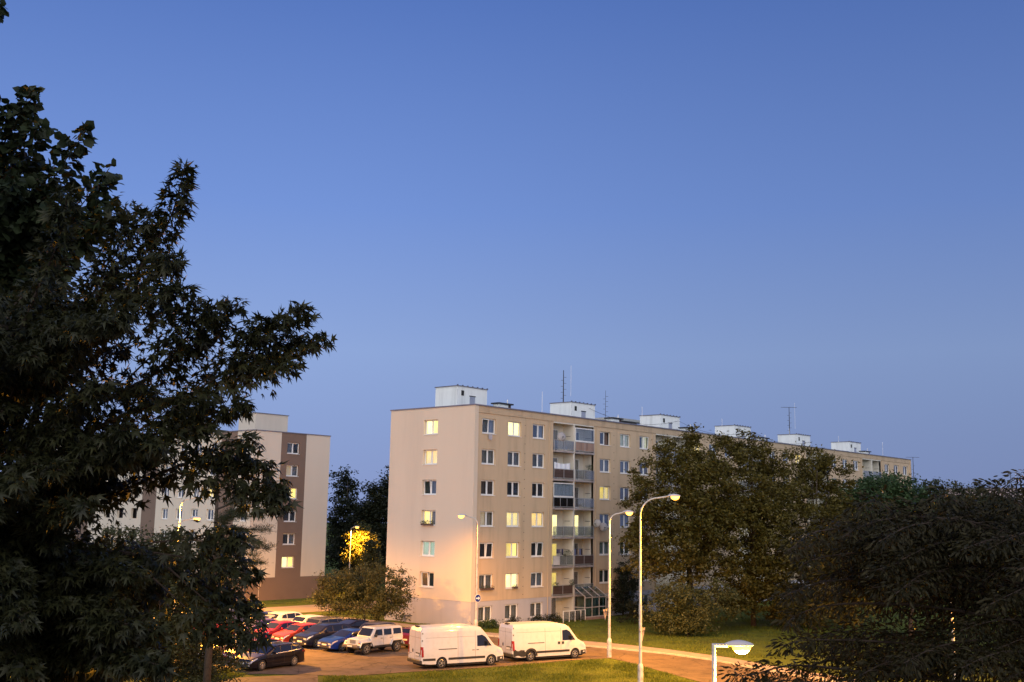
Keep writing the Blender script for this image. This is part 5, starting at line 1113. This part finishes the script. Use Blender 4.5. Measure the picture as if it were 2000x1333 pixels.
mb = [(path(D1, (-60, 1050), (90, 780), (230, 590), (320, 450), (345, 390), (362, 322)), .25),
      (path(D1, (-60, 900), (60, 600), (115, 470), (132, 372)), .3),
      (path((11.5, 11), (60, 820), (170, 600), (225, 480), (245, 405)), .35), (path((11.4, 10.8), (150, 640), (240, 500), (300, 412)), .3), (path((11.4, 10.4), (200, 620), (300, 540), (338, 500)), .3), (path((11.4, 10.4), (170, 680), (280, 600), (335, 565)), .3),
      (path(D1, (-60, 1000), (200, 830), (400, 760), (540, 690), (585, 672), (634, 666)), .3),
      (path((11, 10.5), (380, 765), (480, 700), (560, 632), (597, 602)), .25), (path((11, 10.6), (420, 750), (500, 730), (575, 712)), .3), (path((11, 10.6), (380, 760), (460, 690), (500, 650), (515, 630)), .3),
      (path(D1, (-40, 1000), (150, 820), (320, 720), (415, 640), (464, 592)), .3), (path((11, 10.5), (300, 730), (380, 640), (420, 596)), .35), (path((11, 10.5), (250, 740), (345, 640), (360, 560)), .35),
      (path(D1, (-40, 1080), (150, 930), (320, 840), (430, 805), (487, 792)), .35), (path((11, 10.6), (250, 860), (330, 800), (410, 775)), .4), (path((11, 10.6), (250, 880), (350, 845), (405, 835)), .4),
      (path(D1, (-40, 1120), (200, 980), (380, 900), (470, 905), (518, 912)), .35), (path((11, 10.4), (330, 920), (430, 940), (500, 975), (552, 988)), .2), (path((11, 10.5), (380, 910), (450, 880), (490, 862)), .4), (path((11, 10.4), (420, 930), (500, 940), (545, 962)), .3),
      (path(D1, (-40, 1180), (200, 1080), (350, 1120), (440, 1165), (505, 1195)), .35), (path((10.8, 10.2), (330, 1110), (420, 1190), (470, 1230), (510, 1245)), .3), (path((10.8, 10.2), (300, 1130), (400, 1220), (455, 1262)), .4), (path((10.9, 10.4), (300, 1080), (420, 1100), (500, 1130)), .35), (path((10.9, 10.4), (300, 1060), (420, 1050), (480, 1060)), .4)]
lim = [(480, 150), (560, 230), (600, 320), (700, 420), (760, 430), (820, 360), (880, 400), (930, 370), (980, 330), (1050, 330), (1150, 350), (1250, 350), (1333, 310)]
for k in range(88):       # the body of the crown
    y = random.uniform(560, 1330); xm = float(np.interp(y, [a for a, b in lim], [b for a, b in lim])); x = random.uniform(-140, xm-25)
    d = random.uniform(9.6, 13.4); x0 = -80+.25*(x+80); y0 = y+random.uniform(20, 220); mb.append((path((11.6, d), (x0, y0), ((x0+x)/2, (y0+y)/2-random.uniform(0, 60)), (x, y)), .3))
for k in range(46):       # the far side of the crown
    y = random.uniform(560, 1300); x = random.uniform(-520, -110); d = random.uniform(9.6, 13.6); mb.append((path((11.6, d), (-90+.1*(x+90), y+random.uniform(40, 200)), ((x-90)/2, y+random.uniform(0, 60)), (x, y)), .25))
for k in range(60):       # low boughs
    y = random.uniform(1090, 1345); x = random.uniform(-120, 320); d = random.uniform(9.4, 12.8); x0 = -80+.3*(x+80); y0 = y-random.uniform(-40, 160); mb.append((path((11.6, d), (x0, y0), ((x0+x)/2, (y0+y)/2-random.uniform(0, 50)), (x, y)), .2))
tb_ = base_of(-95, 1300, 11.6); tpts = [Vector((tb_[0], tb_[1], -.1)), at(-90, 1333, 11.6), at(-70, 1050, 11.6), at(-50, 850, 11.6), at(-10, 690, 11.5), at(15, 620, 11.5)]
m_l1 = leafmat('leaf_silver_maple', (.012, .016, .006), (.052, .052, .018), rough=.5, trans=.2, ns=6)
bough_tree('silver_maple', 'dark silver maple with jagged leaves reaching toward the sky', tb_, mb, m_l1, MAPLE, .10, 235, .27, tpts, .17, 300, .6)
D2 = (17.2, 16.4); ROUND = ([(0, 0, 0), (.2, .34, .04), (.6, .40, .0), (1, 0, -.12), (.6, -.40, .0), (.2, -.34, .04)], [(0, 1, 2, 3), (0, 3, 4, 5)])
lb_ = [(path(D2, (-150, 700), (-60, 400), (20, 260), (60, 178)), .25), (path(D2, (-150, 650), (-60, 350), (0, 205)), .3), (path(D2, (-120, 700), (20, 480), (110, 340), (168, 256)), .25), (path(D2, (-100, 720), (60, 520), (160, 400), (213, 330)), .25), (path(D2, (-80, 720), (80, 540), (180, 440), (222, 388)), .25), (path(D2, (-60, 700), (100, 520), (195, 428)), .3), (path(D2, (-100, 500), (20, 330), (80, 240)), .4), (path(D2, (-280, 420), (-200, 150), (-90, 30), (-38, 12), (-8, 16)), .35)]
for k in range(62):
    y = random.uniform(300, 760); x = random.uniform(-200, float(np.interp(y, [300, 360, 430, 500, 760], [70, 150, 190, 170, 120]))-10); lb_.append((path((17.5, random.uniform(15.8, 18.2)), (-180+.3*(x+180), y+random.uniform(60, 260)), ((x-100)/2-20, y+60), (x, y)), .35))
for k in range(70):
    a_ = random.uniform(0, 6.283); q = random.random()**.5; x = -330+270*q*math.cos(a_); y = 430+360*q*math.sin(a_); lb_.append((path((17.6, random.uniform(15.6, 19.8)), (-320+.2*(x+320), min(760, y+random.uniform(60, 240))), ((x-330)/2, y+40), (x, y)), .3))
tb2 = base_of(-330, 1300, 17.6)
bough_tree('lime_tree', 'black-green lime with rounded drooping leaves behind the maple', tb2, lb_, leafmat('leaf_lime', (.012, .020, .008), (.030, .042, .018), trans=.15), ROUND, .15, 150, .40, [Vector((tb2[0], tb2[1], -.1)), at(-330, 1200, 17.6), at(-320, 800, 17.6), at(-300, 500, 17.5), at(-280, 250, 17.5)], .2, 0, .7)
# near cherry at the right
D3 = (15.5, 14.2); cb = [(path(D3, (2150, 1150), (2020, 1010), (1960, 965), (1928, 950)), .3), (path(D3, (2150, 1150), (1950, 1040), (1800, 1010), (1700, 1022), (1645, 1050)), .3), (path(D3, (2150, 1200), (1900, 1110), (1720, 1080), (1600, 1090), (1560, 1110)), .3), (path(D3, (2150, 1250), (1850, 1190), (1650, 1180), (1560, 1200), (1535, 1225)), .3), (path(D3, (2150, 1300), (1800, 1260), (1600, 1250), (1525, 1262)), .3), (path(D3, (2100, 1350), (1750, 1320), (1560, 1300), (1470, 1318), (1428, 1318)), .35), (path(D3, (2100, 1400), (1700, 1350), (1540, 1330), (1480, 1345)), .3), (path(D3, (2150, 1180), (2000, 1060), (1900, 1020), (1830, 1012)), .3)]
for k in range(12):
    x = random.uniform(1530, 1760); y = random.uniform(1040, 1200); cb.append((path((15.6, random.uniform(13.6, 16.5)), (x+random.uniform(160, 340), y+random.uniform(-30, 60)), (x+90, y-random.uniform(0, 40)), (x, y+10)), .3))
for x, y in ((1700, 985), (1765, 1000), (1835, 975), (1880, 985), (1985, 940), (1640, 1025), (1590, 1065)):
    cb.append((path((15.6, random.uniform(14, 16)), (x+200, y+150), (x+80, y+50), (x+15, y-5), (x-25, y+12)), .3))
for k in range(84):
    y = random.uniform(1040, 1345); xl = float(np.interp(y, [1030, 1080, 1150, 1200, 1250, 1333], [1720, 1620, 1600, 1600, 1570, 1520])); x = random.uniform(xl, 2080)
    cb.append((path((15.6, random.uniform(13.4, 17.5)), (x+random.uniform(120, 340), y-random.uniform(-40, 60)), (x+100, y-random.uniform(10, 45)), (x, y)), .2))
tb3 = base_of(2160, 1320, 15.6)
bough_tree('cherry_tree', 'dark cherry with slender drooping leaves at the right', tb3, cb, leafmat('leaf_cherry', (.012, .013, .006), (.055, .045, .015), rough=.6, trans=.15, spec=.2, ns=7), SL, .095, 235, .40, [Vector((tb3[0], tb3[1], -.1)), at(2160, 1300, 15.6), at(2150, 1100, 15.6), at(2120, 980, 15.6)], .16, 300, .4)

# ------------------------------------------------------------------ grass blades
def inside(P, poly):
    x, y = P[:, 0], P[:, 1]; r = np.zeros(len(P), bool); n = len(poly)
    for i in range(n):
        (x1, y1), (x2, y2) = poly[i], poly[(i+1) % n]
        if y1 == y2: continue
        c = ((y1 > y) != (y2 > y)) & (x < (x2-x1)*(y-y1)/(y2-y1)+x1); r ^= c
    return r
BL = ([(0, .10, 0), (0, -.10, 0), (.6, -.06, .1), (1, 0, .35), (.6, .06, .1)], [(0, 1, 2, 3, 4)])
def grass(name, label, polys, n, hmin, hmax, m):
    Ps = []
    for poly in polys:
        xs_ = [p[0] for p in poly]; ys_ = [p[1] for p in poly]; k = n*3//len(polys); Q = np.c_[rng.uniform(min(xs_), max(xs_), k), rng.uniform(min(ys_), max(ys_), k)]; Q = Q[inside(Q, poly)][:n//len(polys)]; Ps.append(Q)
    Q = np.concatenate(Ps); z = np.array([gz(a, b) for a, b in Q])-.02; P = np.c_[Q, z]; k = len(P); A = rng.normal(size=(k, 3))*.32; A[:, 2] = 1; Nn = rand_unit(k); Nn[:, 2] = 0
    patch = .6+.4*np.sin(Q[:, 0]*.9+1.3*np.sin(Q[:, 1]*.7))*np.sin(Q[:, 1]*1.1)
    o = place(name, leaves_mesh(name, P, A, Nn, rng.uniform(hmin, hmax, k)*patch.clip(.35, 1.1), BL, m)); tag(o, label, 'grass', kind='stuff'); return o
m_gb = leafmat('grass_blade', (.075, .11, .012), (.17, .21, .028), rough=.6, trans=.3)
near = [(-40, -9), (-36, -11.0), (-35.6, -12.6), (-33, -16.4), (-29.3, -15.9), (-27.2, -13.4), (-26.4, -15.1), (-22.4, -16.2), (-20.2, -17.1), (-15.5, -18.6), (-10.9, -19.3), (-7.2, -20.6), (-7.8, -22), (-8.8, -24.1), (-12.1, -30.5), (-15, -40), (-30, -40), (-40, -25)]
grass('lawn_grass', 'mown lawn grass between the vans and the lamps', [near], 100000, .08, .27, m_gb)
grass('verge_grass', 'rough grass around the black estate and footpath', [[(-34.5, -10.2), (-33, -8.2), (-30.2, -7.6), (-30.1, -9.8), (-31.5, -10.6), (-33.6, -11)]], 5000, .08, .25, m_gb)
grass('facade_grass', 'shaded lawn before the long facade', [[(-.5, -6), (.95, -15.5), (1.0, -20), (.0, -26), (3, -30), (30, -25), (30, -1.8), (0, -.3)]], 42000, .08, .24, m_gb)
grass('strip_grass', 'grass strips by the gable and striped block', [[(-1.2, -5), (-.05, -1), (-.05, 11), (-1.2, 16)], [(5.2, 34), (6, 43), (19, 43.3), (28, 34.2)], [(-3.0, 19.4), (-.5, 19.0), (6, 17.5), (7.5, 20), (2, 21.5), (-1.6, 22.0)]], 16000, .08, .22, m_gb)
